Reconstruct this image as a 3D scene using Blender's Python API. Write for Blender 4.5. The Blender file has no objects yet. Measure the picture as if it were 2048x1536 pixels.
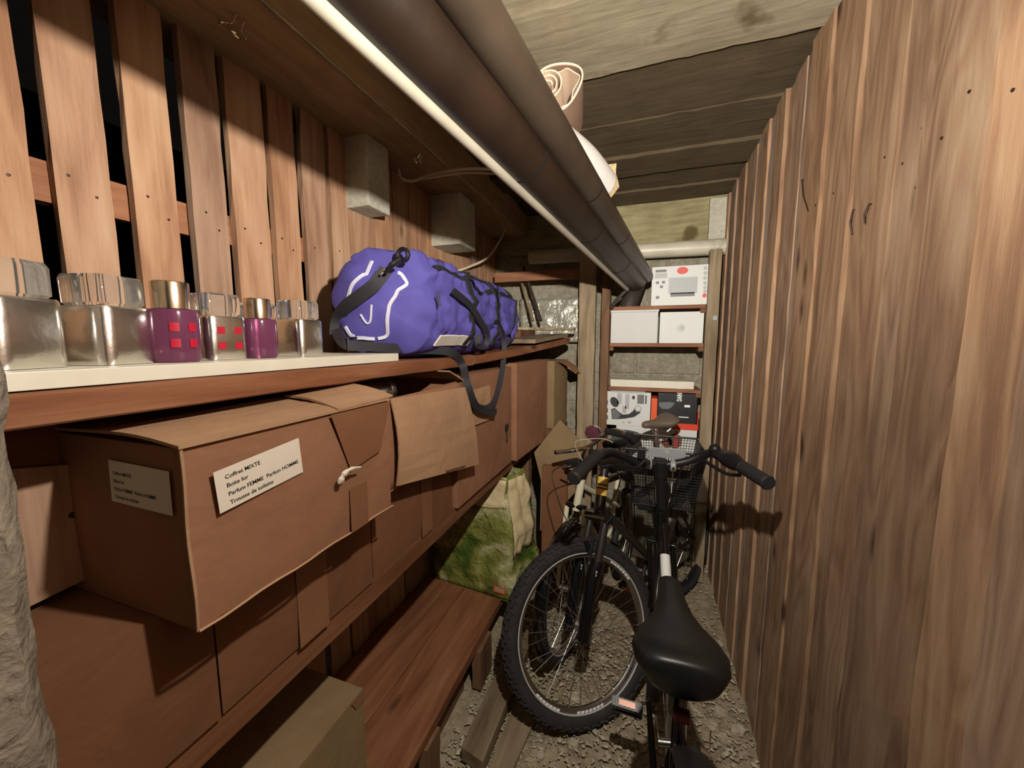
import bpy, bmesh, math, random
from mathutils import Vector, Matrix, noise
random.seed(7)
PI = math.pi
S = bpy.context.scene
COL = S.collection
# ------------------------------------------------------------------ camera
F = 760.0
VPX, VPY = 1288.0, 682.0
CH = 1.45
_dy = Vector(((VPX-1024)/F, -(VPY-768)/F, 1)).normalized()
_up = Vector((0, 1, -_dy.y/_dy.z)).normalized()
_dx = Vector((_dy.y*_up.z-_dy.z*_up.y, _dy.z*_up.x-_dy.x*_up.z, _dy.x*_up.y-_dy.y*_up.x))
if _dx.x < 0: _dx = -_dx
ROWS = (_dx, _dy, _up)
CAM = Vector((0, 0, CH))
def P(u, v, x=None, y=None, z=None):
    """photo pixel -> point where its ray meets the plane x=, y= or z= ..."""
    d = Vector(((u-1024)/F, -(v-768)/F, 1))
    d = Vector((ROWS[0].dot(d), ROWS[1].dot(d), ROWS[2].dot(d)))
    if x is not None: t = (x-CAM.x)/d.x
    elif y is not None: t = (y-CAM.y)/d.y
    else: t = (z-CAM.z)/d.z
    return CAM+d*t
cam = bpy.data.cameras.new('camera'); camo = bpy.data.objects.new('camera', cam); COL.objects.link(camo)
right = Vector([r[0] for r in ROWS]); upv = Vector([r[1] for r in ROWS]); fwd = Vector([r[2] for r in ROWS])
m = Matrix.Identity(4)
for i in range(3):
    m[i][0] = right[i]; m[i][1] = upv[i]; m[i][2] = -fwd[i]; m[i][3] = CAM[i]
camo.matrix_world = m
cam.sensor_fit = 'HORIZONTAL'; cam.sensor_width = 36; cam.lens = F/2048*36; cam.clip_start = .01
S.camera = camo
# ------------------------------------------------------------------ world, lamp, exposure
w = bpy.data.worlds.new('world'); S.world = w; w.use_nodes = True
w.node_tree.nodes['Background'].inputs[0].default_value = (1, .88, .72, 1)
w.node_tree.nodes['Background'].inputs[1].default_value = .004
ld = bpy.data.lights.new('ceiling_bulb', 'POINT'); lo = bpy.data.objects.new('ceiling_bulb', ld); COL.objects.link(lo)
lo.location = (.0, .36, 1.768)
ld.shadow_soft_size = .012; ld.energy = 38; ld.color = (1, .94, .855)
ld.use_nodes = True
_nt = ld.node_tree; _em = _nt.nodes['Emission']; _lf = _nt.nodes.new('ShaderNodeLightFalloff')
_lf.inputs['Strength'].default_value = 1.5; _lf.inputs['Smooth'].default_value = .0
# added emission profile dims the low area: less light downwards than sideways and up
_tc = _nt.nodes.new('ShaderNodeTexCoord'); _sx = _nt.nodes.new('ShaderNodeSeparateXYZ'); _mr = _nt.nodes.new('ShaderNodeMapRange'); _mu = _nt.nodes.new('ShaderNodeMath')
_mr.interpolation_type = 'SMOOTHSTEP'; _mr.inputs[1].default_value = -.85; _mr.inputs[2].default_value = .05; _mr.inputs[3].default_value = .42; _mr.inputs[4].default_value = 1
_mu.operation = 'MULTIPLY'
_nt.links.new(_tc.outputs['Normal'], _sx.inputs[0]); _nt.links.new(_sx.outputs[2], _mr.inputs[0])
_nt.links.new(_mr.outputs[0], _mu.inputs[0]); _ma = _nt.nodes.new('ShaderNodeMath'); _ma.operation = 'MULTIPLY_ADD'; _ma.inputs[1].default_value = .55
_nt.links.new(_lf.outputs['Constant'], _ma.inputs[0]); _mb = _nt.nodes.new('ShaderNodeMath'); _mb.operation = 'MULTIPLY'; _mb.inputs[1].default_value = .62
_nt.links.new(_lf.outputs['Linear'], _mb.inputs[0]); _nt.links.new(_mb.outputs[0], _ma.inputs[2]); _nt.links.new(_ma.outputs[0], _mu.inputs[1]); _nt.links.new(_mu.outputs[0], _em.inputs['Strength'])
S.view_settings.view_transform = 'Standard'; S.view_settings.look = 'None'
S.view_settings.gamma = 1; S.view_settings.use_curve_mapping = False
S.view_settings.exposure = 0.0
# ------------------------------------------------------------------ materials
MATS = {}
def newmat(name):
    mt = bpy.data.materials.new(name); mt.use_nodes = True
    nt = mt.node_tree; b = nt.nodes['Principled BSDF']
    MATS[name] = mt
    return mt, nt, b
def N(nt, typ, **kw):
    n = nt.nodes.new(typ)
    for k, v in kw.items(): setattr(n, k, v)
    return n
def L(nt, a, b): nt.links.new(a, b)
def rgb(r, g, b): # srgb 0-255 -> linear
    def c(x):
        x /= 255.0
        return x/12.92 if x <= .04045 else ((x+.055)/1.055)**2.4
    return (c(r), c(g), c(b), 1)
def plain(name, col, rough=.5, metal=0, trans=0, coat=0, bump=0, bscale=200, var=0, vscale=8, ior=1.45, spec=.5):
    mt, nt, b = newmat(name)
    b.inputs['Base Color'].default_value = col
    b.inputs['Roughness'].default_value = rough; b.inputs['Metallic'].default_value = metal
    b.inputs['Transmission Weight'].default_value = trans; b.inputs['IOR'].default_value = ior
    b.inputs['Coat Weight'].default_value = coat; b.inputs['Specular IOR Level'].default_value = spec
    tc = N(nt, 'ShaderNodeTexCoord')
    if var:
        nz = N(nt, 'ShaderNodeTexNoise'); nz.inputs['Scale'].default_value = vscale; nz.inputs['Detail'].default_value = 5
        L(nt, tc.outputs['Object'], nz.inputs['Vector'])
        mr = N(nt, 'ShaderNodeMapRange'); mr.inputs[1].default_value = .3; mr.inputs[2].default_value = .7
        mr.inputs[3].default_value = 1-var; mr.inputs[4].default_value = 1+var
        L(nt, nz.outputs['Fac'], mr.inputs[0])
        mx = N(nt, 'ShaderNodeMix', data_type='RGBA', blend_type='MULTIPLY'); mx.inputs[0].default_value = 1
        mx.inputs[6].default_value = col; L(nt, mr.outputs[0], mx.inputs[7]); L(nt, mx.outputs[2], b.inputs['Base Color'])
    if bump:
        nz = N(nt, 'ShaderNodeTexNoise'); nz.inputs['Scale'].default_value = bscale; nz.inputs['Detail'].default_value = 3
        L(nt, tc.outputs['Object'], nz.inputs['Vector'])
        bp = N(nt, 'ShaderNodeBump'); bp.inputs['Strength'].default_value = bump; bp.inputs['Distance'].default_value = .01
        L(nt, nz.outputs['Fac'], bp.inputs['Height']); L(nt, bp.outputs[0], b.inputs['Normal'])
    return mt
def wood(name, cols, axis='z', knot=.35, rough=.75, vary=.25, kscale=1.0, ring=1.0, grey=0.0, rk=5, ra=.36):
    """cols: dark, mid, light (linear rgba); grain runs along axis"""
    cols = [tuple(c*.66 for c in q[:3])+(1,) for q in cols]
    mt, nt, b = newmat(name)
    tc = N(nt, 'ShaderNodeTexCoord'); oi = N(nt, 'ShaderNodeObjectInfo')
    ad = N(nt, 'ShaderNodeVectorMath', operation='ADD')
    ml = N(nt, 'ShaderNodeMath', operation='MULTIPLY'); ml.inputs[1].default_value = 17.3
    L(nt, oi.outputs['Random'], ml.inputs[0])
    L(nt, tc.outputs['Object'], ad.inputs[0]); L(nt, ml.outputs[0], ad.inputs[1])
    def mapping(al, ac):
        mp = N(nt, 'ShaderNodeMapping'); s = [ac, ac, ac]; s['xyz'.index(axis)] = al
        mp.inputs['Scale'].default_value = s; L(nt, ad.outputs[0], mp.inputs['Vector']); return mp
    # broad figure: rings of a noise field stretched along the grain
    n1 = N(nt, 'ShaderNodeTexNoise'); n1.inputs['Scale'].default_value = 1; n1.inputs['Detail'].default_value = 2
    n1.inputs['Distortion'].default_value = .4
    L(nt, mapping(1.1, 9*ring).outputs[0], n1.inputs['Vector'])
    k1 = N(nt, 'ShaderNodeMath', operation='MULTIPLY'); k1.inputs[1].default_value = rk
    L(nt, n1.outputs['Fac'], k1.inputs[0])
    fr = N(nt, 'ShaderNodeMath', operation='PINGPONG'); fr.inputs[1].default_value = .5
    L(nt, k1.outputs[0], fr.inputs[0])
    # fine streaks
    n2 = N(nt, 'ShaderNodeTexNoise'); n2.inputs['Scale'].default_value = 1; n2.inputs['Detail'].default_value = 4
    L(nt, mapping(3, 90).outputs[0], n2.inputs['Vector'])
    n4 = N(nt, 'ShaderNodeTexNoise'); n4.inputs['Scale'].default_value = 1; n4.inputs['Detail'].default_value = 2; n4.inputs['Roughness'].default_value = .7
    L(nt, mapping(22, 420).outputs[0], n4.inputs['Vector'])
    # broad stains
    n3 = N(nt, 'ShaderNodeTexNoise'); n3.inputs['Scale'].default_value = 1; n3.inputs['Detail'].default_value = 3
    L(nt, mapping(2.2, 12).outputs[0], n3.inputs['Vector'])
    a1 = N(nt, 'ShaderNodeMath', operation='MULTIPLY'); a1.inputs[1].default_value = ra; L(nt, fr.outputs[0], a1.inputs[0])
    a2 = N(nt, 'ShaderNodeMath', operation='MULTIPLY_ADD'); a2.inputs[1].default_value = .30; L(nt, n2.outputs['Fac'], a2.inputs[0]); L(nt, a1.outputs[0], a2.inputs[2])
    a3 = N(nt, 'ShaderNodeMath', operation='MULTIPLY_ADD'); a3.inputs[1].default_value = .72; L(nt, n3.outputs['Fac'], a3.inputs[0]); L(nt, a2.outputs[0], a3.inputs[2])
    a4 = N(nt, 'ShaderNodeMath', operation='MULTIPLY_ADD'); a4.inputs[1].default_value = .22; L(nt, n4.outputs['Fac'], a4.inputs[0]); L(nt, a3.outputs[0], a4.inputs[2])
    a5 = N(nt, 'ShaderNodeMath', operation='SUBTRACT'); a5.inputs[1].default_value = .11; L(nt, a4.outputs[0], a5.inputs[0]); a3 = a5
    cr = N(nt, 'ShaderNodeValToRGB'); e = cr.color_ramp.elements
    e[0].position = .42; e[0].color = cols[0]; e[1].position = .86; e[1].color = cols[2]
    q = e.new(.62); q.color = cols[1]
    L(nt, a3.outputs[0], cr.inputs[0])
    # knots
    vo = N(nt, 'ShaderNodeTexVoronoi'); vo.inputs['Scale'].default_value = 1
    L(nt, mapping(3.0*kscale, 8.5*kscale).outputs[0], vo.inputs['Vector'])
    kr = N(nt, 'ShaderNodeMapRange'); kr.inputs[1].default_value = .17; kr.inputs[2].default_value = .06; kr.inputs[3].default_value = 0; kr.inputs[4].default_value = 1
    L(nt, vo.outputs['Distance'], kr.inputs[0])
    sp = N(nt, 'ShaderNodeSeparateColor'); L(nt, vo.outputs['Color'], sp.inputs[0])
    lt = N(nt, 'ShaderNodeMath', operation='LESS_THAN'); lt.inputs[1].default_value = knot; L(nt, sp.outputs[0], lt.inputs[0])
    km = N(nt, 'ShaderNodeMath', operation='MULTIPLY'); L(nt, kr.outputs[0], km.inputs[0]); L(nt, lt.outputs[0], km.inputs[1])
    mx = N(nt, 'ShaderNodeMix', data_type='RGBA'); L(nt, km.outputs[0], mx.inputs[0]); L(nt, cr.outputs[0], mx.inputs[6])
    mx.inputs[7].default_value = tuple(c*.32 for c in cols[0][:3])+(1,)
    # per board brightness
    vr = N(nt, 'ShaderNodeMapRange'); vr.inputs[3].default_value = 1-vary; vr.inputs[4].default_value = 1+vary*.6
    L(nt, oi.outputs['Random'], vr.inputs[0])
    my = N(nt, 'ShaderNodeMix', data_type='RGBA', blend_type='MULTIPLY'); my.inputs[0].default_value = 1
    L(nt, mx.outputs[2], my.inputs[6]); L(nt, vr.outputs[0], my.inputs[7])
    gw = N(nt, 'ShaderNodeTexWhiteNoise', noise_dimensions='1D'); L(nt, ml.outputs[0], gw.inputs['W'])
    gp = N(nt, 'ShaderNodeMath', operation='POWER'); gp.inputs[1].default_value = 3; L(nt, gw.outputs['Value'], gp.inputs[0])
    gm = N(nt, 'ShaderNodeMath', operation='MULTIPLY'); gm.inputs[1].default_value = grey; L(nt, gp.outputs[0], gm.inputs[0])
    bwn = N(nt, 'ShaderNodeRGBToBW'); L(nt, my.outputs[2], bwn.inputs[0])
    mg = N(nt, 'ShaderNodeMix', data_type='RGBA'); L(nt, gm.outputs[0], mg.inputs[0]); L(nt, my.outputs[2], mg.inputs[6]); L(nt, bwn.outputs[0], mg.inputs[7])
    L(nt, mg.outputs[2], b.inputs['Base Color'])
    b.inputs['Roughness'].default_value = rough; b.inputs['Specular IOR Level'].default_value = .25
    bp = N(nt, 'ShaderNodeBump'); bp.inputs['Strength'].default_value = .45; bp.inputs['Distance'].default_value = .004
    L(nt, a3.outputs[0], bp.inputs['Height']); L(nt, bp.outputs[0], b.inputs['Normal'])
    return mt
def concrete(name, c1, c2, axis=None, bump=.5, scale=5, stain=None):
    c1, c2 = [tuple(c*.70 for c in q[:3])+(1,) for q in (c1, c2)]
    mt, nt, b = newmat(name)
    tc = N(nt, 'ShaderNodeTexCoord')
    mp = N(nt, 'ShaderNodeMapping'); L(nt, tc.outputs['Object'], mp.inputs['Vector'])
    if axis: 
        s = [1, 1, 1]; s['xyz'.index(axis)] = .12; mp.inputs['Scale'].default_value = s
    n1 = N(nt, 'ShaderNodeTexNoise'); n1.inputs['Scale'].default_value = scale; n1.inputs['Detail'].default_value = 8; n1.inputs['Roughness'].default_value = .65
    L(nt, tc.outputs['Object'], n1.inputs['Vector'])
    n2 = N(nt, 'ShaderNodeTexNoise'); n2.inputs['Scale'].default_value = 45; n2.inputs['Detail'].default_value = 5; n2.inputs['Distortion'].default_value = .6
    L(nt, mp.outputs[0], n2.inputs['Vector'])
    a = N(nt, 'ShaderNodeMath', operation='MULTIPLY_ADD'); a.inputs[1].default_value = .6; L(nt, n2.outputs['Fac'], a.inputs[0])
    a0 = N(nt, 'ShaderNodeMath', operation='MULTIPLY'); a0.inputs[1].default_value = .6; L(nt, n1.outputs['Fac'], a0.inputs[0]); L(nt, a0.outputs[0], a.inputs[2])
    cr = N(nt, 'ShaderNodeValToRGB'); e = cr.color_ramp.elements
    e[0].position = .42; e[0].color = c1; e[1].position = .74; e[1].color = c2
    L(nt, a.outputs[0], cr.inputs[0])
    out = cr.outputs[0]
    if stain:
        n3 = N(nt, 'ShaderNodeTexNoise'); n3.inputs['Scale'].default_value = 6; n3.inputs['Detail'].default_value = 4
        L(nt, tc.outputs['Object'], n3.inputs['Vector'])
        r3 = N(nt, 'ShaderNodeMapRange'); r3.inputs[1].default_value = .6; r3.inputs[2].default_value = .72; L(nt, n3.outputs['Fac'], r3.inputs[0])
        mx = N(nt, 'ShaderNodeMix', data_type='RGBA'); L(nt, r3.outputs[0], mx.inputs[0]); L(nt, out, mx.inputs[6]); mx.inputs[7].default_value = stain
        out = mx.outputs[2]
    L(nt, out, b.inputs['Base Color'])
    b.inputs['Roughness'].default_value = .9; b.inputs['Specular IOR Level'].default_value = .2
    bp = N(nt, 'ShaderNodeBump'); bp.inputs['Strength'].default_value = bump; bp.inputs['Distance'].default_value = .012
    L(nt, a.outputs[0], bp.inputs['Height']); L(nt, bp.outputs[0], b.inputs['Normal'])
    return mt
def cardboard(name, col, axis='z'):
    col = tuple(c*.68 for c in col[:3])+(1,)
    mt, nt, b = newmat(name)
    tc = N(nt, 'ShaderNodeTexCoord'); oi = N(nt, 'ShaderNodeObjectInfo')
    n1 = N(nt, 'ShaderNodeTexNoise'); n1.inputs['Scale'].default_value = 7; n1.inputs['Detail'].default_value = 5
    L(nt, tc.outputs['Object'], n1.inputs['Vector'])
    mr = N(nt, 'ShaderNodeMapRange'); mr.inputs[1].default_value = .3; mr.inputs[2].default_value = .7; mr.inputs[3].default_value = .86; mr.inputs[4].default_value = 1.12
    L(nt, n1.outputs['Fac'], mr.inputs[0])
    mp = N(nt, 'ShaderNodeMapping'); s = [3, 3, 3]; s['xyz'.index(axis)] = 260; mp.inputs['Scale'].default_value = s
    L(nt, tc.outputs['Object'], mp.inputs['Vector'])
    n2 = N(nt, 'ShaderNodeTexNoise'); n2.inputs['Scale'].default_value = 1; n2.inputs['Detail'].default_value = 1; L(nt, mp.outputs[0], n2.inputs['Vector'])
    m2 = N(nt, 'ShaderNodeMapRange'); m2.inputs[3].default_value = .985; m2.inputs[4].default_value = 1.015; L(nt, n2.outputs['Fac'], m2.inputs[0])
    mu = N(nt, 'ShaderNodeMath', operation='MULTIPLY'); L(nt, mr.outputs[0], mu.inputs[0]); L(nt, m2.outputs[0], mu.inputs[1])
    mx = N(nt, 'ShaderNodeMix', data_type='RGBA', blend_type='MULTIPLY'); mx.inputs[0].default_value = 1
    mx.inputs[6].default_value = col; L(nt, mu.outputs[0], mx.inputs[7]); L(nt, mx.outputs[2], b.inputs['Base Color'])
    b.inputs['Roughness'].default_value = .8; b.inputs['Specular IOR Level'].default_value = .25
    bp = N(nt, 'ShaderNodeBump'); bp.inputs['Strength'].default_value = .04; bp.inputs['Distance'].default_value = .004
    L(nt, n2.outputs['Fac'], bp.inputs['Height'])
    n3 = N(nt, 'ShaderNodeTexNoise'); n3.inputs['Scale'].default_value = 11; n3.inputs['Detail'].default_value = 3; n3.inputs['Distortion'].default_value = .7; L(nt, tc.outputs['Object'], n3.inputs['Vector'])
    b2 = N(nt, 'ShaderNodeBump'); b2.inputs['Strength'].default_value = .22; b2.inputs['Distance'].default_value = .02
    L(nt, n3.outputs['Fac'], b2.inputs['Height']); L(nt, bp.outputs[0], b2.inputs['Normal']); L(nt, b2.outputs[0], b.inputs['Normal'])
    return mt
wood('wood_right', (rgb(156, 118, 90), rgb(190, 151, 116), rgb(212, 178, 143)), 'z', .55, vary=.26, grey=.5, ring=.75, rk=11, ra=.34)
wood('wood_left', (rgb(164, 118, 86), rgb(196, 150, 114), rgb(214, 174, 138)), 'z', .22, vary=.12, grey=.25)
wood('wood_shelf', (rgb(126, 76, 50), rgb(152, 96, 64), rgb(174, 120, 86)), 'y', .25, vary=.12)
wood('wood_shelf_shaded', (rgb(118, 72, 46), rgb(142, 92, 60), rgb(162, 112, 78)), 'y', .3, vary=.12)  # shelf wood with the dimness of the lower tiers put into its colour
wood('wood_rail', (rgb(150, 98, 68), rgb(176, 120, 86), rgb(196, 142, 106)), 'y', .2, vary=.1)
wood('wood_across', (rgb(138, 92, 66), rgb(166, 114, 82), rgb(186, 136, 102)), 'x', .25, vary=.1)
wood('wood_post', (rgb(132, 114, 88), rgb(166, 146, 116), rgb(192, 172, 142)), 'z', .2, vary=.1)
wood('wood_post_dark', (rgb(108, 78, 56), rgb(134, 98, 70), rgb(154, 118, 88)), 'z', .2, vary=.1)
wood('wood_grey', (rgb(110, 92, 70), rgb(140, 120, 94), rgb(164, 144, 116)), 'y', .2, vary=.15)
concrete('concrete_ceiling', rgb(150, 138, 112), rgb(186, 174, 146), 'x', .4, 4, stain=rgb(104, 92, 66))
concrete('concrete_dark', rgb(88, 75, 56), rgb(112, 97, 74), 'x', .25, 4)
concrete('concrete_beam', rgb(150, 124, 92), rgb(184, 156, 118), 'y', .35, 4)
concrete('concrete_block', rgb(178, 174, 154), rgb(210, 206, 188), None, .4, 8)
concrete('concrete_wall', rgb(128, 118, 84), rgb(176, 164, 124), 'x', .5, 5, stain=rgb(84, 74, 46))
concrete('masonry', rgb(120, 114, 96), rgb(164, 156, 136), None, .6, 8)
concrete('plaster', rgb(128, 114, 98), rgb(180, 166, 146), None, 1.0, 12)
concrete('earth', rgb(130, 116, 92), rgb(180, 164, 136), None, 1.0, 14)
concrete('pebble', rgb(146, 132, 108), rgb(214, 200, 174), None, .5, 30)
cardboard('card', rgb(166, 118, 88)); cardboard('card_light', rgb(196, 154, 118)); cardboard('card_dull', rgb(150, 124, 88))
cardboard('card_dark', rgb(132, 88, 60))  # low boxes' shade put into the colour; print strip and carton share it
plain('tape', rgb(128, 88, 62), .3, coat=.3, var=.1)
plain('paper', rgb(216, 204, 186), .7, var=.04)
plain('near_black', rgb(14, 12, 11), .9)  # black standing for darkness beyond the slats; also the dark pipe joints
plain('dark_red', rgb(60, 14, 14), .4)
plain('ink', rgb(28, 26, 28), .6)
plain('white_laminate', rgb(204, 198, 180), .45, var=.06, vscale=16)
plain('white_card', rgb(198, 198, 193), .55, var=.03)
plain('white_grey', rgb(184, 183, 179), .55, var=.03)
plain('grey_print', rgb(98, 100, 100), .5); plain('grey_light', rgb(158, 160, 159), .5); plain('dark_print', rgb(38, 38, 40), .5)
plain('brown_print', rgb(120, 74, 58), .5); plain('red_print', rgb(196, 66, 56), .5)
plain('red_card', rgb(206, 62, 34), .5); plain('orange_card', rgb(214, 84, 36), .5); plain('black_card', rgb(22, 21, 24), .45)
plain('silver', (.78, .76, .72, 1), .22, 1, bump=.05, bscale=60)
plain('gold_cap', (.80, .66, .50, 1), .2, 1)
plain('glass', (.97, 1, .99, 1), .03, trans=.96, ior=1.46)
plain('purple_glass', (.20, .055, .12, 1), .12, trans=.45, ior=1.4)
plain('red_square', rgb(168, 22, 44), .4)
plain('bag_purple', rgb(84, 77, 150), .75, var=.08, vscale=20, bump=.08, bscale=500, spec=.3)
plain('webbing', rgb(38, 37, 40), .7, bump=.1, bscale=600)
plain('black_plastic', rgb(26, 26, 28), .4)
plain('bag_white', rgb(228, 222, 206), .6)
plain('reflective', rgb(214, 214, 226), .4)
plain('pipe_grey', rgb(68, 57, 46), .38, var=.25, vscale=6, bump=.05, bscale=30)
plain('pipe_brown', rgb(42, 30, 21), .42, var=.4, vscale=5, bump=.08, bscale=30)
plain('pipe_ring', rgb(58, 46, 38), .6)
plain('pipe_white', rgb(178, 171, 152), .4, var=.12, vscale=9, bump=.05, bscale=40)
plain('pipe_dark', rgb(54, 48, 44), .5)
plain('cable', rgb(176, 164, 142), .5)
plain('carpet_edge', rgb(240, 218, 194), .9, bump=.2, bscale=300); plain('carpet_back', rgb(168, 140, 120), .9, var=.1)
plain('paper_roll', rgb(254, 252, 248), .6)
plain('crumpled_paper', rgb(214, 190, 146), .7)
plain('steel', (.6, .58, .55, 1), .3, 1); plain('chrome', (.86, .85, .83, 1), .1, 1)
plain('nail', rgb(60, 48, 40), .5, .6)
plain('rubber', rgb(34, 33, 32), .72, bump=.2, bscale=260)
plain('tire_dust', rgb(42, 40, 38), .85, bump=.3, bscale=240, var=.25, vscale=20)
plain('black_paint', rgb(16, 16, 17), .2, coat=.6)
plain('black_matte', rgb(28, 28, 29), .45)
plain('grip', rgb(40, 40, 40), .6)
plain('saddle_skin', rgb(26, 27, 26), .34, bump=.06, bscale=700)
plain('saddle_brown', rgb(104, 92, 78), .45)
plain('rim', (.66, .65, .63, 1), .25, 1); plain('rim_black', rgb(30, 30, 31), .35)
plain('rim_bright', rgb(205, 202, 196), .3, .3)
plain('decal_white', rgb(228, 228, 222), .5)
plain('decal_yellow', rgb(226, 186, 86), .45)
plain('cream_paint', rgb(206, 200, 172), .35, coat=.3)
plain('frame_dark', rgb(44, 38, 36), .3, coat=.4)
plain('orange_reflector', rgb(224, 118, 0), .3)
plain('plate_grey', rgb(142, 144, 146), .4)
plain('headlight_glass', (.10, .03, .05, 1), .08, coat=1)
plain('foil', rgb(150, 146, 132), .3, .3, bump=1.0, bscale=28)
def greenbag():
    mt, nt, b = newmat('green_bag')
    tc = N(nt, 'ShaderNodeTexCoord')
    n1 = N(nt, 'ShaderNodeTexNoise'); n1.inputs['Scale'].default_value = 5.5; n1.inputs['Detail'].default_value = 3; n1.inputs['Distortion'].default_value = .8
    L(nt, tc.outputs['Object'], n1.inputs['Vector'])
    cr = N(nt, 'ShaderNodeValToRGB'); e = cr.color_ramp.elements
    e[0].position = .36; e[0].color = rgb(62, 82, 30); e[1].position = .70; e[1].color = rgb(206, 196, 160)
    q = e.new(.52); q.color = rgb(124, 126, 62)
    L(nt, n1.outputs['Fac'], cr.inputs[0]); L(nt, cr.outputs[0], b.inputs['Base Color'])
    b.inputs['Roughness'].default_value = .3; b.inputs['Coat Weight'].default_value = .3
    n2 = N(nt, 'ShaderNodeTexNoise'); n2.inputs['Scale'].default_value = 22; n2.inputs['Detail'].default_value = 4; n2.inputs['Distortion'].default_value = 1
    L(nt, tc.outputs['Object'], n2.inputs['Vector'])
    bp = N(nt, 'ShaderNodeBump'); bp.inputs['Strength'].default_value = .85; bp.inputs['Distance'].default_value = .02
    L(nt, n2.outputs['Fac'], bp.inputs['Height']); L(nt, bp.outputs[0], b.inputs['Normal'])
greenbag()
plain('pale_bag', rgb(196, 178, 138), .35, bump=.8, bscale=24)
# ------------------------------------------------------------------ mesh helpers
WORLD = {}
def V(*a): return Vector(a)
class MB:
    def __init__(s): s.v = []; s.f = []
    def add(s, vs, fs):
        o = len(s.v); s.v += [Vector(p) for p in vs]; s.f += [tuple(i+o for i in f) for f in fs]; return s
    def hexa(s, p):  # 8 corners: 4 bottom ccw, 4 top ccw
        return s.add(p, [(3, 2, 1, 0), (4, 5, 6, 7), (0, 1, 5, 4), (1, 2, 6, 5), (2, 3, 7, 6), (3, 0, 4, 7)])
    def box(s, a, b):
        x0, y0, z0 = a; x1, y1, z1 = b
        return s.hexa([(x0, y0, z0), (x1, y0, z0), (x1, y1, z0), (x0, y1, z0), (x0, y0, z1), (x1, y0, z1), (x1, y1, z1), (x0, y1, z1)])
    def obox(s, c, ax, ay, az):  # centre and half-axes
        c = Vector(c); ax = Vector(ax); ay = Vector(ay); az = Vector(az)
        return s.hexa([c-ax-ay-az, c+ax-ay-az, c+ax+ay-az, c-ax+ay-az, c-ax-ay+az, c+ax-ay+az, c+ax+ay+az, c-ax+ay+az])
    def tube(s, pts, r, n=12, closed=False, caps=True):
        pts = [Vector(p) for p in pts]; k = len(pts)
        rs = r if isinstance(r, (list, tuple)) else [r]*k
        rings = []; prev = None
        for i, p in enumerate(pts):
            if closed: t = pts[(i+1) % k]-pts[i-1]
            else: t = pts[min(i+1, k-1)]-pts[max(i-1, 0)]
            t.normalize()
            if prev is None:
                a = t.cross(V(0, 0, 1))
                if a.length < .1: a = t.cross(V(1, 0, 0))
            else:
                a = prev-t*prev.dot(t)
            a.normalize(); prev = a; b = t.cross(a)
            rings.append([p+(a*math.cos(2*PI*j/n)+b*math.sin(2*PI*j/n))*rs[i] for j in range(n)])
        return s.loft(rings, closed, caps)
    def loft(s, rings, closed=False, caps=True):
        n = len(rings[0]); k = len(rings); vs = [p for r in rings for p in r]; fs = []
        for i in range(k if closed else k-1):
            i2 = (i+1) % k
            for j in range(n):
                j2 = (j+1) % n
                fs.append((i*n+j, i*n+j2, i2*n+j2, i2*n+j))
        if caps and not closed:
            fs.append(tuple(range(n))[::-1]); fs.append(tuple((k-1)*n+j for j in range(n)))
        return s.add(vs, fs)
    def ribbon(s, pts, widths, thick):  # pts centre, widths vectors (half), thickness vectors
        rings = []
        for i, p in enumerate(pts):
            wv = widths[i]; tv = thick[i]
            rings.append([Vector(p)-wv, Vector(p)+wv, Vector(p)+wv+tv, Vector(p)-wv+tv])
        return s.loft(rings)
    def lathe(s, c, prof, n=24, axis=None, u=None):
        axis = Vector(axis or (0, 0, 1)).normalized(); a = Vector(u) if u else axis.orthogonal(); a.normalize(); b = axis.cross(a); c = Vector(c)
        return s.loft([[c+axis*h+(a*math.cos(2*PI*j/n)+b*math.sin(2*PI*j/n))*max(r, 1e-4) for j in range(n)] for r, h in prof])
    def quadgrid(s, fn, nu, nv):
        vs = [fn(i/nu, j/nv) for i in range(nu+1) for j in range(nv+1)]
        return s.add(vs, [(i*(nv+1)+j, (i+1)*(nv+1)+j, (i+1)*(nv+1)+j+1, i*(nv+1)+j+1) for i in range(nu) for j in range(nv)])
    def build(s, name, mat, parent=None, smooth=False, bevel=0, label=None, stuff=False, bseg=2, sharp=40):
        base = WORLD[parent] if parent else V(0, 0, 0)
        loc = V(0, 0, 0)
        if parent is None:
            xs = [p.x for p in s.v]; ys = [p.y for p in s.v]; zs = [p.z for p in s.v]
            loc = V((min(xs)+max(xs))/2, (min(ys)+max(ys))/2, min(zs)); base = loc
        me = bpy.data.meshes.new(name); me.from_pydata([p-base for p in s.v], [], s.f)
        bm = bmesh.new(); bm.from_mesh(me)
        bmesh.ops.recalc_face_normals(bm, faces=bm.faces)
        if bevel:
            bmesh.ops.bevel(bm, geom=[e for e in bm.edges if len(e.link_faces) == 2 and e.calc_face_angle(0) > .5], offset=bevel, segments=bseg, affect='EDGES', profile=.6)
        if smooth:
            for fc in bm.faces: fc.smooth = True
            lim = math.radians(sharp)
            for ed in bm.edges:
                if len(ed.link_faces) == 2 and ed.calc_face_angle(0) > lim: ed.smooth = False
        bm.to_mesh(me); bm.free()
        me.materials.append(MATS[mat])
        o = bpy.data.objects.new(name, me); COL.objects.link(o)
        o.location = loc
        if parent: o.parent = parent; WORLD[o] = WORLD[parent]
        else: WORLD[o] = loc
        if label: o['label'] = label
        if stuff: o['kind'] = 'stuff'
        return o
def empty(name, loc, label=None, cat=None, group=None, kind=None):
    o = bpy.data.objects.new(name, None); COL.objects.link(o); o.location = loc; o.empty_display_size = .05
    WORLD[o] = Vector(loc); tag(o, label, cat, group, kind); return o
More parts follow.
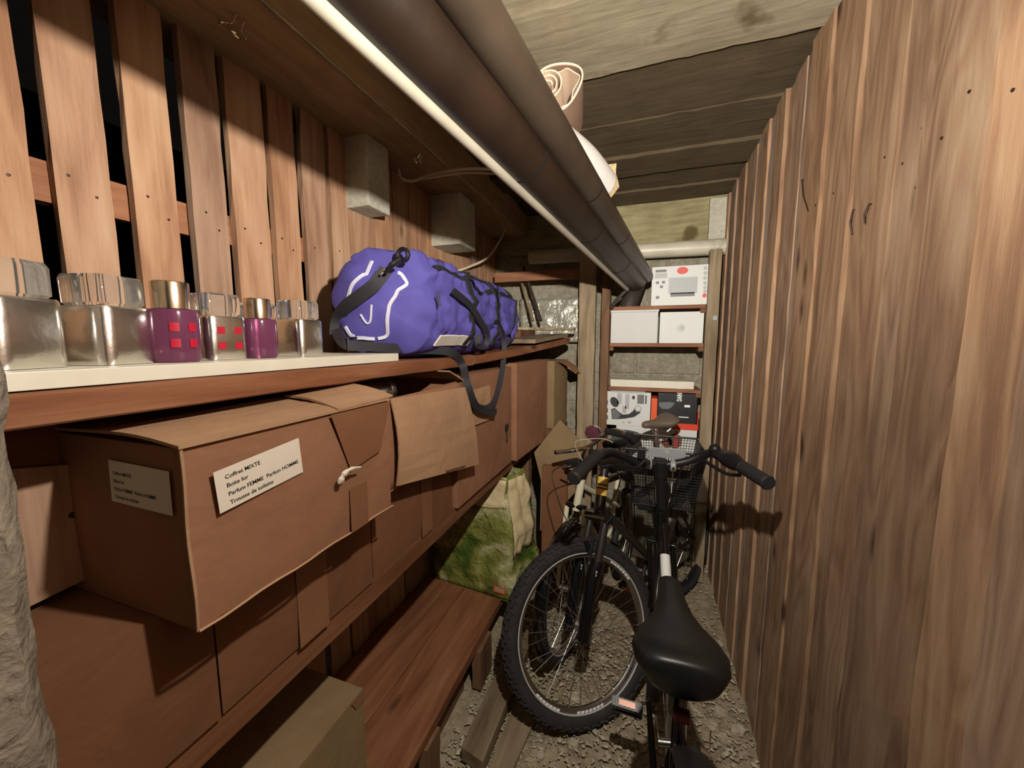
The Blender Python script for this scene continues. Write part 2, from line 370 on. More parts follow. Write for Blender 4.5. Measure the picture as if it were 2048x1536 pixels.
def tag(o, label=None, cat=None, group=None, kind=None):
    if label: o['label'] = label
    if cat: o['category'] = cat
    if group: o['group'] = group
    if kind: o['kind'] = kind
    return o
def board(a, b, axis, jit=.0015, seg=None, ends=0):
    """plank between corners a,b with slightly uneven edges along its long axis"""
    mb = MB(); ai = 'xyz'.index(axis); o = [i for i in range(3) if i != ai]
    ln = b[ai]-a[ai]; seg = seg or max(3, int(abs(ln)/.09)); rings = []; sd = random.random()*100
    for i in range(seg+1):
        t = i/seg; r = []
        for (s0, s1) in ((0, 0), (1, 0), (1, 1), (0, 1)):
            p = [0, 0, 0]; p[ai] = a[ai]+ln*t
            p[o[0]] = (a, b)[s0][o[0]]+jit*noise.noise(V(sd+s0*7, s1*9, t*ln*9))*1.6
            p[o[1]] = (a, b)[s1][o[1]]+jit*noise.noise(V(sd+s0*5+30, s1*3, t*ln*9))*1.6
            if ends and i in (0, seg): p[ai] += random.uniform(-ends, ends)
            r.append(V(*p))
        rings.append(r)
    return mb.loft(rings)
def text_mesh(name, body, size, origin, ex, ey, mat, parent, bold=0.0, align='LEFT', spacing=1.0, xs=1.0):
    c = bpy.data.curves.new(name, 'FONT'); c.body = body; c.size = size; c.align_x = align; c.offset = bold; c.space_line = spacing
    c.fill_mode = 'FRONT'; c.resolution_u = 3
    o = bpy.data.objects.new(name, c); COL.objects.link(o)
    dg = bpy.context.evaluated_depsgraph_get(); dg.update()
    me = bpy.data.meshes.new_from_object(o.evaluated_get(dg))
    bpy.data.objects.remove(o)
    ex = Vector(ex).normalized(); ey = Vector(ey).normalized(); base = WORLD[parent]
    for vt in me.vertices: vt.co = Vector(origin)+ex*vt.co.x*xs+ey*vt.co.y-base
    me.materials.clear(); me.materials.append(MATS[mat])
    t = bpy.data.objects.new(name, me); COL.objects.link(t); t.parent = parent; WORLD[t] = base
    return t
def flat(name, pts, n, th, mat, parent):
    """thin sheet from an outline, thickness th along n"""
    n = Vector(n); k = len(pts); pts = [Vector(p) for p in pts]
    mb = MB(); mb.add(pts+[p+n*th for p in pts], [tuple(range(k))[::-1], tuple(range(k, 2*k))]+[(i, (i+1) % k, k+(i+1) % k, k+i) for i in range(k)])
    return mb.build(name, mat, parent)
def bez(p0, p1, p2, p3, n=12):
    r = []
    for i in range(n+1):
        t = i/n; r.append(Vector(p0)*(1-t)**3+Vector(p1)*3*t*(1-t)**2+Vector(p2)*3*t*t*(1-t)+Vector(p3)*t**3)
    return r
def smoothpath(pts, n=6):
    pts = [Vector(p) for p in pts]; out = []
    for i in range(len(pts)-1):
        p0 = pts[max(i-1, 0)]; p1 = pts[i]; p2 = pts[i+1]; p3 = pts[min(i+2, len(pts)-1)]
        for j in range(n):
            t = j/n
            out.append(.5*((2*p1)+(p2-p0)*t+(2*p0-5*p1+4*p2-p3)*t*t+(3*p1-p0-3*p2+p3)*t**3))
    out.append(pts[-1]); return out
#==STRUCTURE==
# ================================================================== the room
XR, XL, YB, ZC = .445, -1.05, 2.68, 2.30
# floor: trodden earth, gravel, a few flat stones
fl = MB().quadgrid(lambda s, t: V(-1.15+1.65*s, -.35+3.1*t, .012*noise.noise(V(s*9, t*16, 0))+.006*noise.noise(V(s*30, t*55, 3))-.012), 60, 110)
floor = fl.build('floor', 'earth', smooth=True); tag(floor, 'trodden earth cellar floor strewn with gravel', kind='structure')
WORLD[floor] = floor.location.copy()
gr = MB(); rnd = random.Random(3)
for i in range(4200):
    x = rnd.uniform(-.62, .43); y = rnd.uniform(.95, 2.6)
    if i % 3: y = .95+(y-.95)*.55
    r = rnd.uniform(.003, .010)*(1.4 if rnd.random() < .1 else 1); a = rnd.uniform(0, 6.28)
    sx, sy, sz = r*rnd.uniform(.7, 1.4), r*rnd.uniform(.6, 1.1), r*rnd.uniform(.4, .8)
    pts = []
    for (dx, dy, dz) in ((1, 0, 0), (.2, 1, 0), (-1, .2, 0), (-.1, -1, 0), (.1, .1, 1), (0, 0, -1)):
        j = rnd.uniform(.75, 1.2); px, py = dx*sx*j, dy*sy*j
        pts.append((x+px*math.cos(a)-py*math.sin(a), y+px*math.sin(a)+py*math.cos(a), .002+sz*.3+dz*sz))
    gr.add(pts, [(0, 1, 4), (1, 2, 4), (2, 3, 4), (3, 0, 4), (1, 0, 5), (2, 1, 5), (3, 2, 5), (0, 3, 5)])
gr.build('gravel', 'pebble', floor, stuff=True)
for i in range(46):
    x = rnd.uniform(-.40, .42); y = rnd.uniform(.95, 1.95); r = rnd.uniform(.014, .030)
    if i < 10: x = rnd.uniform(.2, .42); r *= 1.5
    k = 7; a0 = rnd.uniform(0, 6.28); top = []; mid = []
    for j in range(k):
        a = a0+j*2*PI/k; q = r*rnd.uniform(.7, 1.15)
        mid.append(V(x+q*math.cos(a), y+q*math.sin(a)*.8, rnd.uniform(-.004, .004))); top.append(V(x+q*.72*math.cos(a), y+q*.58*math.sin(a), r*rnd.uniform(.22, .45)))
    MB().loft([[p-V(0, 0, .012) for p in mid], mid, top]).build('stone', 'pebble', floor)
# right wall: upright planks, lapped a little over one another
wr = empty('wall_right', (XR, 1.3, 0), 'wall of upright unplaned knotty planks', kind='structure')
ys = [-.28, -.15, -.03, .08, .19, .30, .41, .53, .648, .756, .878, .965, 1.06, 1.135, 1.225, 1.30, 1.41, 1.49, 1.57, 1.66, 1.74, 1.84, 1.92, 2.02, 2.11, 2.22, 2.31, 2.41, 2.50, 2.60, 2.69]
outs = []
def face_x(y): return XR-max([o_ for a_, b_, o_ in outs if a_-.012 <= y <= b_+.012] or [0])
for i in range(len(ys)-1):
    out = (.0, .010, .003, .012, .002, .008)[i % 6]+random.uniform(-.002, .003)
    if ys[i] < 1.1: out *= .55
    outs.append((ys[i], ys[i+1], out))
    lap = .012 if out > .006 else 0
    mb = board((XR-out, ys[i]-lap+.0008, -.02), (XR-out+.022, ys[i+1]+lap-.0008, 2.31+random.uniform(-.01, .01)), 'z', .0022)
    if abs(ys[i]-.756) < .01:     # plank beside the open crack leans away a little
        for v_ in mb.v:
            if v_.y < .80: v_.y += .006+.010*max(0, 1-abs(v_.z-1.05)/.35)
    mb.build('plank', 'wood_right', wr)
MB().box((XR+.03, -.3, -.02), (XR+.06, 2.75, 2.35)).build('backing', 'pipe_ring', wr)
for (u, v, du, dv) in ((1612, 358, 12, 62), (1738, 408, -8, 38), (1703, 420, -2, 48)):
    a = P(u, v, x=XR-.008); a.x = face_x(a.y); b = P(u+du, v+dv, x=XR-.008); b.x = face_x(b.y)-.005
    MB().tube([a+V(.008, 0, 0), a+V(-.005, 0, 0), (a+b)/2+V(-.006, .002, 0), b], .0016, 6).build('bent_nail', 'nail', wr)
for (u, v) in ((1938, 183), (2011, 182), (1883, 276), (1843, 200), (1836, 257), (1797, 328), (1780, 244), (1764, 315), (1823, 376), (1670, 386), (1635, 410)):
    a = P(u, v, x=XR-.008); a.x = face_x(a.y); MB().lathe(a, [(.0001, .0012), (.0024, .001), (.0024, -.003), (.0001, -.003)], 8, (-1, 0, 0)).build('nail_head', 'nail', wr)
# left wall: spaced slats nailed to a rail
wl = empty('wall_left', (XL, 1.3, 0), 'partition of upright pine slats with dark gaps between', kind='structure')
sl = [(-.18, -.10), (-.06, .02), (.06, .14), (.19, .275), (.312, .398), (.429, .508), (.545, .626), (.660, .741), (.765, .866), (.884, .969), (.997, 1.093), (1.107, 1.19),
      (1.194, 1.335), (1.338, 1.455), (1.459, 1.58), (1.584, 1.745), (1.749, 1.89), (1.895, 2.04), (2.044, 2.19), (2.195, 2.36), (2.364, 2.52), (2.525, 2.68)]
for i, (a, b) in enumerate(sl):
    j = random.uniform(-.003, .003)
    board((XL-.02+j, a, 0), (XL+j, b, 2.32), 'z', .0022 if i < 10 else .004).build('slat', 'wood_left', wl)
    for z, dy in ((1.765, .3), (1.735, .72)):
        if .2 < a < 1.6:
            c = V(XL+j, a+(b-a)*dy+random.uniform(-.006, .006), z+random.uniform(-.008, .008))
            MB().lathe(c, [(.0001, .0012), (.0028, .001), (.0028, -.003), (.0001, -.003)], 8, (1, 0, 0)).build('nail_head', 'nail', wl)
for z in (1.71, .55):
    board((XL-.05, -.3, z), (XL-.024, 2.68, z+.075), 'y', .002).build('rail', 'wood_rail', wl)
# cells beyond the slats: wall coloured black to put darkness behind the gaps
MB().box((-2.3, -.6, -.05), (-2.25, 2.8, 2.4)).build('far_cellar_wall', 'near_black', wl)
# back wall: board-marked concrete above, block masonry below
wb = empty('wall_back', (0, YB, 0), 'end wall of concrete and grey block masonry', kind='structure')
MB().box((-1.2, YB, 2.06), (.55, YB+.1, 2.36)).build('concrete_lintel', 'concrete_wall', wb)
rows = 10
for r in range(rows):
    z0 = -.02+r*.208; off = -.22 if r % 2 else 0
    x = -1.25+off
    while x < .5:
        MB().box((max(x, -1.2)+.004, YB+.004+random.uniform(0, .004), z0+.005), (min(x+.40, .55)-.004, YB+.1, z0+.203)).build('masonry_block', 'masonry', wb, bevel=.006, bseg=1)
        x += .40
MB().box((-1.2, YB+.012, -.05), (.55, YB+.1, 2.07)).build('mortar', 'plaster', wb)
MB().box((.345, YB-.035, 2.05), (XR-.004, YB, 2.30)).build('plaster_upstand', 'concrete_block', wb, bevel=.004)
# near left: rough plastered pier that cuts off the shelf end
pr = MB()
ring = []
for i in range(70):
    z = 1.75*i/69
    nx = .009*noise.noise(V(z*9, 0, 1))+.004*noise.noise(V(z*40, 0, 1)); ny = .010*noise.noise(V(z*11, 5, 4))+.004*noise.noise(V(z*45, 2, 4))
    ring.append([V(-1.0, -.2, z), V(-.51+nx, -.2, z), V(-.51+nx, .10, z), V(-.513+nx, .150+ny, z), V(-.535+nx, .166+ny, z), V(-1.0, .166, z)])
pr.loft(ring)
wf = pr.build('wall_front', 'plaster', smooth=True); tag(wf, 'rough plastered pier beside the shelf end', kind='structure')
# ceiling: concrete cast on boards, each board print its own strip
ce = empty('ceiling', (0, 1.3, ZC), 'board-marked concrete ceiling with a downstand beam', kind='structure')
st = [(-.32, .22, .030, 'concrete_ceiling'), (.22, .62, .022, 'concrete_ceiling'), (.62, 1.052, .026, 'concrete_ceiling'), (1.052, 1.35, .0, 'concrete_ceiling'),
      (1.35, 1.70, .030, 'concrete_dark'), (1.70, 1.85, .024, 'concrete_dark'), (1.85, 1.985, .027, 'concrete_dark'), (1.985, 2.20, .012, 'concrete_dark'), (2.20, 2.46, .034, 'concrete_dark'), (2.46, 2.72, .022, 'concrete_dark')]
for i, (a, b, dz, mt) in enumerate(st):
    n = 60; rg = []
    for k in range(n+1):
        x = -1.25+k*1.72/n; z = ZC+dz+.004*noise.noise(V(x*3, i*5, 0))
        ja = .007*noise.noise(V(x*16, i*3, 1))+.004*noise.noise(V(x*50, i*3, 1)); jb = .007*noise.noise(V(x*16, (i+1)*3, 1))+.004*noise.noise(V(x*50, (i+1)*3, 1))
        lip = .003*abs(noise.noise(V(x*22, i, 7)))
        rg.append([V(x, a+ja, z-lip), V(x, (a+b)/2, z), V(x, b+jb, z), V(x, b+jb, z+.09), V(x, a+ja, z+.09)])
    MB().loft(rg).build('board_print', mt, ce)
bmr = []
for k in range(64):
    y = -.32+k*3.02/63; e = .008*noise.noise(V(y*9, 1, 0))+.004*noise.noise(V(y*40, 1, 0)); e2 = .003*noise.noise(V(y*20, 4, 0)); zb = 2.18+.003*noise.noise(V(y*5, 7, 0))
    bmr.append([V(-1.20, y, zb), V(-1.045+e, y, zb), V(-.815+e2, y, zb), V(-.81+e2, y, zb+.006), V(-.81, y, 2.40), V(-1.20, y, 2.40)])
MB().loft(bmr).build('downstand_beam', 'concrete_beam', ce)
MB().tube([V(-.809+.003*noise.noise(V(y_*20, 4, 0)), y_, 2.183) for y_ in [-.3+k*.02 for k in range(115)]], [.0015+.004*abs(noise.noise(V(k*.9, 3, 8))) for k in range(115)], 5).build('chipped_edge', 'concrete_block', ce)
for (lf, co, rt) in (((695, 413), (737, 410), (781, 426)), ((863, 496), (921, 487), (951, 498))):
    y0 = P(*lf, x=XL).y; k = P(*co, y=y0); x1 = k.x; zb = k.z; y1 = P(*rt, x=x1).y
    mb = MB().box((-1.10, y0, zb), (x1, y1, 2.185)); b_ = mb.build('joist_end', 'concrete_block', ce, bevel=.006)
# ================================================================== pipes
def pipe(name, a, b, r, mat, label, cat, rings=(), bell=True):
    root = empty(name, a, label, cat)
    a = Vector(a); b = Vector(b); d = (b-a).normalized()
    MB().tube([a, b], r, 28).build('pipe_body', mat, root, smooth=True)
    for t in rings:
        c = a+(b-a)*t
        MB().lathe(c+d*.012, [(r*.98, -.004), (r*1.012, -.003), (r*1.012, .003), (r*.98, .004)], 28, d).build('joint_ring', 'near_black', root, smooth=True)
    return root, a, b, d
far = P(1272, 560, y=2.36); near = P(768, 0, z=1.93)
dr = (far-near).normalized()
p1, a, b, d = pipe('drain_pipe', near-dr*.85, far, .060, 'pipe_brown', 'thick dark brown drain pipe slung under the ceiling', 'pipe', (.47, .655, .83))
e0 = far; MB().tube(bez(e0-dr*.005, e0+dr*.05, e0+dr*.06+V(-.02, .03, -.03), e0+dr*.06+V(-.05, .05, -.14), 8), .055, 20).build('elbow', 'pipe_dark', p1, smooth=True)
far2 = P(1291, 572, y=2.38)+V(0, 0, .055); near2 = P(936, 0, z=1.965)
dr2 = (far2-near2).normalized()
p2, a, b, d = pipe('waste_pipe', near2-dr2*.85, far2, .040, 'pipe_grey', 'grey waste pipe running beside the thick brown drain pipe', 'pipe', (.56, .72))
far3 = P(1254, 578, y=2.33); near3 = P(628, 0, z=1.875); dr3 = (far3-near3).normalized()
p3, a, b, d = pipe('water_pipe', near3-dr3*.55, far3, .0115, 'pipe_white', 'thin cream-painted water pipe under the brown drain pipe', 'pipe')
MB().tube(bez(far3, far3+dr3*.03, far3+V(-.03, .0, -.02), far3+V(-.09, .05, -.10), 8), .0115, 12).build('elbow', 'pipe_dark', p3, smooth=True)
# white pipe along the back wall
wp = empty('insulated_pipe', (-.15, 2.575, 1.99), 'white insulated pipe running across the end wall', 'pipe')
MB().tube([(-.76, 2.575, 2.018), (.428, 2.575, 1.998)], .046, 28).build('pipe_body', 'pipe_white', wp, smooth=True)
MB().lathe((.385, 2.540, 2.005), [(.024, .0), (.024, .012), (.020, .014), (.0001, .014)], 20, (0, -1, .15)).build('inspection_plug', 'pipe_white', wp, smooth=True)
# clips screwed under the beam
for (u, v, s, lb) in ((466, 56, .026, 'bent metal pipe clip under the beam above the wide slat gap'), (832, 318, .022, 'bent metal pipe clip under the beam beside the cables')):
    c = P(u, v, z=2.165)
    k = empty('pipe_clip', c, lb, 'clip', 'pipe clips under the beam')
    MB().tube(smoothpath([c+V(-s, -s*.6, .012), c+V(-s*.6, -s*.6, .002), c+V(-s*.4, -s, -.006), c+V(s*.3, -s*1.1, -.010), c+V(s*.6, -s*.5, -.002), c+V(s*1.1, -s*.5, .012)], 4), .002, 6).build('strap', 'chrome', k, smooth=True)
    MB().tube(smoothpath([c+V(-s, s*.2, .012), c+V(-s*.6, s*.3, .002), c+V(-s*.3, s*.8, -.006), c+V(s*.4, s*.8, -.010), c+V(s*.6, s*.3, -.002), c+V(s*1.1, s*.3, .012)], 4), .002, 6).build('strap', 'chrome', k, smooth=True)
    MB().lathe(c, [(.0001, -.012), (.006, -.010), (.006, -.006), (.002, -.004), (.002, .016)], 8).build('screw', 'chrome', k, smooth=True)
# cables
def cable(pts, r, label):
    o = MB().tube(smoothpath(pts, 8), r, 8).build('cable', 'cable', smooth=True); tag(o, label, 'cable', 'cables under the beam'); return o
cable([P(1010, 340, z=2.10), P(930, 338, z=2.14), P(860, 350, z=2.15), P(825, 362, z=2.13), P(803, 356, z=2.13), P(797, 338, z=2.16)], .006, 'grey cable bent in a hook under the beam beside the pipe clip')
cable([P(1000, 348, z=2.10), P(930, 346, z=2.13), P(850, 357, z=2.14), P(838, 358, z=2.165)], .0045, 'straight grey cable crossing under the beam')
cable([P(1010, 455, y=2.3), P(1000, 480, y=2.25), P(975, 515, y=2.2), P(935, 535, y=2.1), P(905, 545, y=2.05)], .007, 'grey cable curving down behind the purple bag')
# ================================================================== left shelving
rk = empty('storage_rack', (-.8, 1.2, 0), 'long three-tier rack of rough reddish boards along the slat partition', 'shelving')
Z1, Z2, Z3 = 1.396, .875, .225
XS = -.60
def front_board(z, t, y0, y1, x0, x1, name='shelf_plank', mat='wood_shelf'):
    return board((x0, y0, z-t), (x1, y1, z), 'y', .0016).build(name, mat, rk, bevel=.0025, bseg=1)
front_board(Z1, .036, .172, 1.30, -.80, XS)
front_board(Z1-.002, .034, .172, 1.30, -1.03, -.803)
# far end plank twisted up towards the post
def twisted(x0, x1, w, z0, z1, y0, y1):
    rings = []
    for i in range(13):
        t = i/12; y = y0+(y1-y0)*t; xf = x0+(x1-x0)*t; z = z0+(z1-z0)*t**1.2
        rings.append([V(xf-w, y, z-.034), V(xf, y, z-.034), V(xf, y, z), V(xf-w, y, z)])
    return MB().loft(rings)
twisted(XS, -.435, .20, Z1, 1.470, 1.302, 2.36).build('shelf_plank', 'wood_shelf', rk, bevel=.0025, bseg=1)
twisted(-.803, -.64, .23, Z1, 1.44, 1.302, 2.66).build('shelf_plank', 'wood_shelf', rk, bevel=.0025, bseg=1)
for (x0, x1) in ((-.80, XS), (-1.03, -.803)):
    front_board(Z2, .058 if x1 > -.7 else .04, .15, 2.40, x0, x1, mat='wood_shelf_shaded')
    front_board(Z3, .04, .10, 1.64, x0, x1, mat='wood_shelf_shaded')
# posts, legs and cross pieces
pa = board((-.385, 2.37, 0), (-.285, 2.43, 2.06), 'z', .003).build('post', 'wood_post', rk, bevel=.004)
board((-.95, 2.40, 1.835), (-.386, 2.425, 1.895), 'x', .002).build('cross_rail', 'wood_across', rk, bevel=.002)
board((-.62, .90, .012), (-.59, .98, Z3-.042), 'z', .002).build('leg', 'wood_post_dark', rk)
board((-.625, 1.30, .012), (-.585, 1.42, Z3-.042), 'z', .002).build('leg', 'wood_post_dark', rk)
board((-.70, 2.1, .0), (-.62, 2.16, Z2-.06), 'z', .002).build('leg', 'wood_post_dark', rk)
board((-1.02, .24, 0), (-.98, .32, Z1-.04), 'z', .002).build('leg', 'wood_post_dark', rk)
# bracket board hanging beneath the upper shelf near the pier
q = [P(38, 928, x=-.75), P(186, 926, x=-.75), P(188, 1150, x=-.75), P(92, 1202, x=-.75)]
q[0].y -= .03; q[3].y -= .035
bk = flat('bracket_board', [V(-.75, p.y, p.z) for p in q], (-1, 0, 0), .022, 'wood_left', rk)
MB().box((-.79, .20, 1.10), (-.772, .30, Z1-.038)).build('bracket_batten', 'wood_shelf', rk)
kn = P(146, 1030, x=-.749); MB().lathe(kn, [(.0001, .002), (.004, .0015), (.005, -.004)], 8, (1, 0, 0)).build('knot_hole', 'nail', rk)
# loose boards lying at the far end of the shelf
o = MB().hexa([V(-.66, 1.75, 1.438), V(-.50, 1.80, 1.438), V(-.44, 2.33, 1.476), V(-.60, 2.33, 1.476), V(-.66, 1.75, 1.458), V(-.50, 1.80, 1.458), V(-.44, 2.33, 1.495), V(-.60, 2.33, 1.495)]).build('loose_board', 'wood_grey', bevel=.002)
tag(o, 'greyish offcut board lying on the shelf near the post', 'board', 'loose boards on the shelf end')
o = MB().hexa([V(-1.0, 2.02, 1.515), V(-.40, 2.30, 1.515), V(-.40, 2.36, 1.515), V(-1.0, 2.2, 1.515), V(-1.0, 2.02, 1.530), V(-.40, 2.30, 1.530), V(-.40, 2.36, 1.530), V(-1.0, 2.2, 1.530)]).build('loose_board', 'wood_post', bevel=.002)
tag(o, 'thin pale board laid crosswise behind the purple bag', 'board', 'loose boards on the shelf end')
o = MB().box((-1.0, 2.0, Z1+.04), (-.64, 2.3, Z1+.117)).build('storage_crate', 'wood_post_dark', bevel=.004); tag(o, 'low brown wooden crate under the thin pale board', 'crate')
for i, (u0, v0, u1, v1, mt, lb) in enumerate(((1050, 600, 1066, 640, 'wood_post', 'pale stick leaning behind the purple bag'), (1055, 575, 1082, 640, 'pipe_dark', 'dark rod leaning beside the pale stick'))):
    a = P(u1, v1, y=2.33)+V(0, 0, -.005); b = P(u0-8, v0-40, y=2.52)
    o = MB().tube([a, b], .010, 8).build('leaning_stick', mt, smooth=True); tag(o, lb, 'stick')
# crumpled foil sheet behind
def foil(s, t):
    return V(-.84+.50*s, 2.61+.02*noise.noise(V(s*9, t*9, 2)), 1.442+.30*t+.01*t*noise.noise(V(s*7, t*9, 5)))
mb = MB().quadgrid(foil, 18, 12); o = mb.build('foil_sheet', 'foil', smooth=True, sharp=180)
sd = o.modifiers.new('solid', 'SOLIDIFY'); sd.thickness = .004
tag(o, 'crumpled silvery insulating sheet propped behind the shelf post', 'sheet')
# white laminate board carrying the bottles
o = MB().box((-1.0, .168, Z1+.0015), (-.618, .862, Z1+.0215)).build('laminate_board', 'white_laminate', bevel=.001); tag(o, 'white laminate board lying on the upper shelf under the bottles', 'board')
ZB = Z1+.0222
# ------------------------------------------------------------------ display perfume bottles
def rsq(c, hw, r, z, rot, n=6):
    out = []
    for q_ in range(4):
        cx, cy = ((1, 1), (-1, 1), (-1, -1), (1, -1))[q_]
        for j in range(n+1):
            a = q_*PI/2+j*PI/2/n
            x = cx*(hw-r)+r*math.cos(a); y = cy*(hw-r)+r*math.sin(a)
            out.append(V(c[0]+x*math.cos(rot)-y*math.sin(rot), c[1]+x*math.sin(rot)+y*math.cos(rot), z))
    return out
def clear_bottle(x, y, s, rot, label, squares=False):
    b_ = empty('perfume_bottle', (x, y, ZB), label, 'bottle', 'clear display bottles on the white board')
    hw = .0375*s; h = .080*s; c = (x, y)
    prof = [(hw*.97, .012, 0), (hw, .016, .003), (hw, .016, h-.004), (hw*.95, .014, h)]
    MB().loft([rsq(c, w_, r*s, ZB+z, rot) for w_, r, z in prof]).build('bottle_body', 'silver', b_, smooth=True)
    k = hw*.84
    MB().loft([rsq(c, w_, r*s, ZB+z, rot) for w_, r, z in ((k*.9, .010, h+.0005), (k, .009, h+.004), (k*1.0, .008, h+.036*s), (k*.93, .008, h+.042*s), (k*.5, .008, h+.0435*s))]).build('glass_stopper', 'glass', b_, smooth=True)
    if squares:
        d = V(math.cos(rot), math.sin(rot), 0); e = V(-math.sin(rot), math.cos(rot), 0)
        for i in (-1, 1):
            for j in (0, 1):
                p = V(x, y, ZB)+d*(hw+.0004)+e*i*.014+V(0, 0, .024+j*.026)
                MB().obox(p, d*.0004, e*.006, V(0, 0, .006)).build('red_square', 'red_square', b_)
    return b_
clear_bottle(-.702, .226, 1.02, .35, 'clear glass display bottle next to the plaster pier')
clear_bottle(-.708, .322, .98, .28, 'clear glass display bottle between another clear one and a purple one')
clear_bottle(-.712, .468, .92, -.02, 'clear glass display bottle with four red squares on its front', True)
clear_bottle(-.712, .640, .96, .10, 'clear glass display bottle beside the purple bag')
clear_bottle(-.80, .612, .92, .2, 'clear glass display bottle standing behind the row')
def purple_bottle(x, y, s, label, squares):
    b_ = empty('perfume_bottle', (x, y, ZB), label, 'bottle', 'purple display bottles on the white board')
    MB().lathe((x, y, ZB), [(.0001, 0), (.029*s, 0), (.0315*s, .004), (.033*s, .03), (.033*s, .072*s), (.031*s, .079*s), (.02*s, .080*s), (.0001, .0801*s)], 32).build('bottle_body', 'purple_glass', b_, smooth=True)
    MB().lathe((x, y, ZB), [(.0001, .0805*s), (.0235*s, .0805*s), (.0235*s, .119*s), (.0225*s, .121*s), (.0001, .121*s)], 32).build('metal_cap', 'gold_cap', b_, smooth=True)
    if squares:
        for a in (-.46, .22):
            for j in (0, 1):
                p = V(x, y, ZB)
                mb = MB(); R_ = .0334*s; z0 = .022+j*.024; a0 = a-.25
                for i in range(4):
                    aa = a0+.06+i*.085; ab = aa+.085
                    mb.hexa([p+V(R_*math.cos(aa), R_*math.sin(aa), z0), p+V((R_+.0006)*math.cos(aa), (R_+.0006)*math.sin(aa), z0), p+V((R_+.0006)*math.cos(ab), (R_+.0006)*math.sin(ab), z0), p+V(R_*math.cos(ab), R_*math.sin(ab), z0)]+
                            [p+V(R_*math.cos(aa), R_*math.sin(aa), z0+.013), p+V((R_+.0006)*math.cos(aa), (R_+.0006)*math.sin(aa), z0+.013), p+V((R_+.0006)*math.cos(ab), (R_+.0006)*math.sin(ab), z0+.013), p+V(R_*math.cos(ab), R_*math.sin(ab), z0+.013)])
                mb.build('red_square', 'red_square', b_)
purple_bottle(-.688, .390, 1.0, 'purple glass display bottle with metal cap and red squares on its front', True)
purple_bottle(-.700, .538, .92, 'plain purple glass display bottle with metal cap', False)
# ------------------------------------------------------------------ purple duffel bag
bg = empty('duffel_bag', (-.72, 1.35, Z1), 'purple nylon duffel bag with black straps lying on the upper shelf', 'bag')
BX, BW, BHh = -.712, .140, .158
Y0, Y1 = .985, 1.74
def bag_pt(t, a, k=1.0, off=0.0):
    """t along the bag, a round it, k radius fraction (ends)"""
    ca, sa = math.cos(a), math.sin(a); e = 2/2.7
    hx = math.copysign(abs(ca)**e, ca); hz = math.copysign(abs(sa)**e, sa)
    sag = 1-.10*math.exp(-((t-.52)/.14)**2)-.05*max(0, t-.75)/.25
    fat = 1+.06*math.sin(t*PI)
    x = BX+hx*(BW*fat+off)*k; zc = Z1+.004+BHh*sag
    z = zc+hz*(BHh*sag+off)*k
    y = Y0+(Y1-Y0)*t
    y += -.42*(-.57-x)*(1-t)**1.5*.9
    wv = .016*noise.noise(V(x*9, y*7, z*11))+.009*noise.noise(V(x*22+4, y*15, z*20))
    # deep folds running down the near end and the side
    wv += .008*math.sin(18*z+9*y+3*noise.noise(V(y*6, z*6, 1)))
    rdg = 1-abs(noise.noise(V(x*7+2, y*6+z*5, z*9-y*4)))*2.2
    wv += .020*max(0, rdg)**3-.006
    rdg = 1-abs(noise.noise(V(x*12+9, y*5-z*9, z*7+y*8)))*2.4
    wv -= .016*max(0, rdg)**4
    if hz < -.6: wv *= .2
    n = V(hx, -.0, hz); n = n.normalized() if n.length > 0 else n
    p = V(x, y, z)+n*wv*k
    bul = .055*(1-k**2.2)
    if t < .02: p.y -= bul-.012*noise.noise(V(x*14, 3, z*12))*(1-k)*2; p.x += .3*bul
    if t > .98: p.y += bul
    if p.z < Z1+.004: p.z = Z1+.004
    return p
na = 80
rings = []
for k in (.05, .2, .35, .5, .65, .78, .88, .95): rings.append([bag_pt(0, 2*PI*j/na, k) for j in range(na)])
for i in range(81): 
    t = i/80; kk = 1-.03*(1-min(1, min(t, 1-t)/.04))
    rings.append([bag_pt(t, 2*PI*j/na, kk) for j in range(na)])
for k in (.95, .85, .7, .5, .25, .05): rings.append([bag_pt(1, 2*PI*j/na, k) for j in range(na)])
body = MB().loft(rings).build('bag_body', 'bag_purple', bg, smooth=True, sharp=180)
def bag_strip(name, mat, path, hw, off=.006, dirn='t'):
    """path: list of (t,a,k); strip of half width hw hugging the surface"""
    pts = [bag_pt(t, a, k, 0) for t, a, k in path]
    rings = []
    for i, p in enumerate(pts):
        t, a, k = path[i]
        tan = (pts[min(i+1, len(pts)-1)]-pts[max(i-1, 0)]).normalized()
        c = bag_pt(.5, 0, 0.0001); c = V(BX, p.y if k > .97 else p.y+.5, Z1+BHh)
        n = (p-c); n -= tan*n.dot(tan); n.normalize(); wv = tan.cross(n).normalized()*hw
        rings.append([p-wv+n*off*.2, p+wv+n*off*.2, p+wv+n*off, p-wv+n*off])
    return MB().loft(rings).build(name, mat, bg, smooth=True, sharp=50)
def rng(a, b, n): return [a+(b-a)*i/n for i in range(n+1)]
bag_strip('webbing_band', 'webbing', [(.30, a, 1) for a in rng(-.75, 1.9, 22)], .016, .007)
bag_strip('webbing_band', 'webbing', [(.63, a, 1) for a in rng(-.75, 1.9, 22)], .019, .007)
bag_strip('zipper', 'webbing', [(t, .62, 1) for t in rng(.05, .95, 26)], .010, .006)
bag_strip('piping', 'webbing', [(.93, a, 1) for a in rng(-.9, 2.2, 22)], .009, .007)
bag_strip('bottom_panel', 'bag_white', [(t, -.62, 1) for t in rng(.05, .33, 10)], .020, .006)
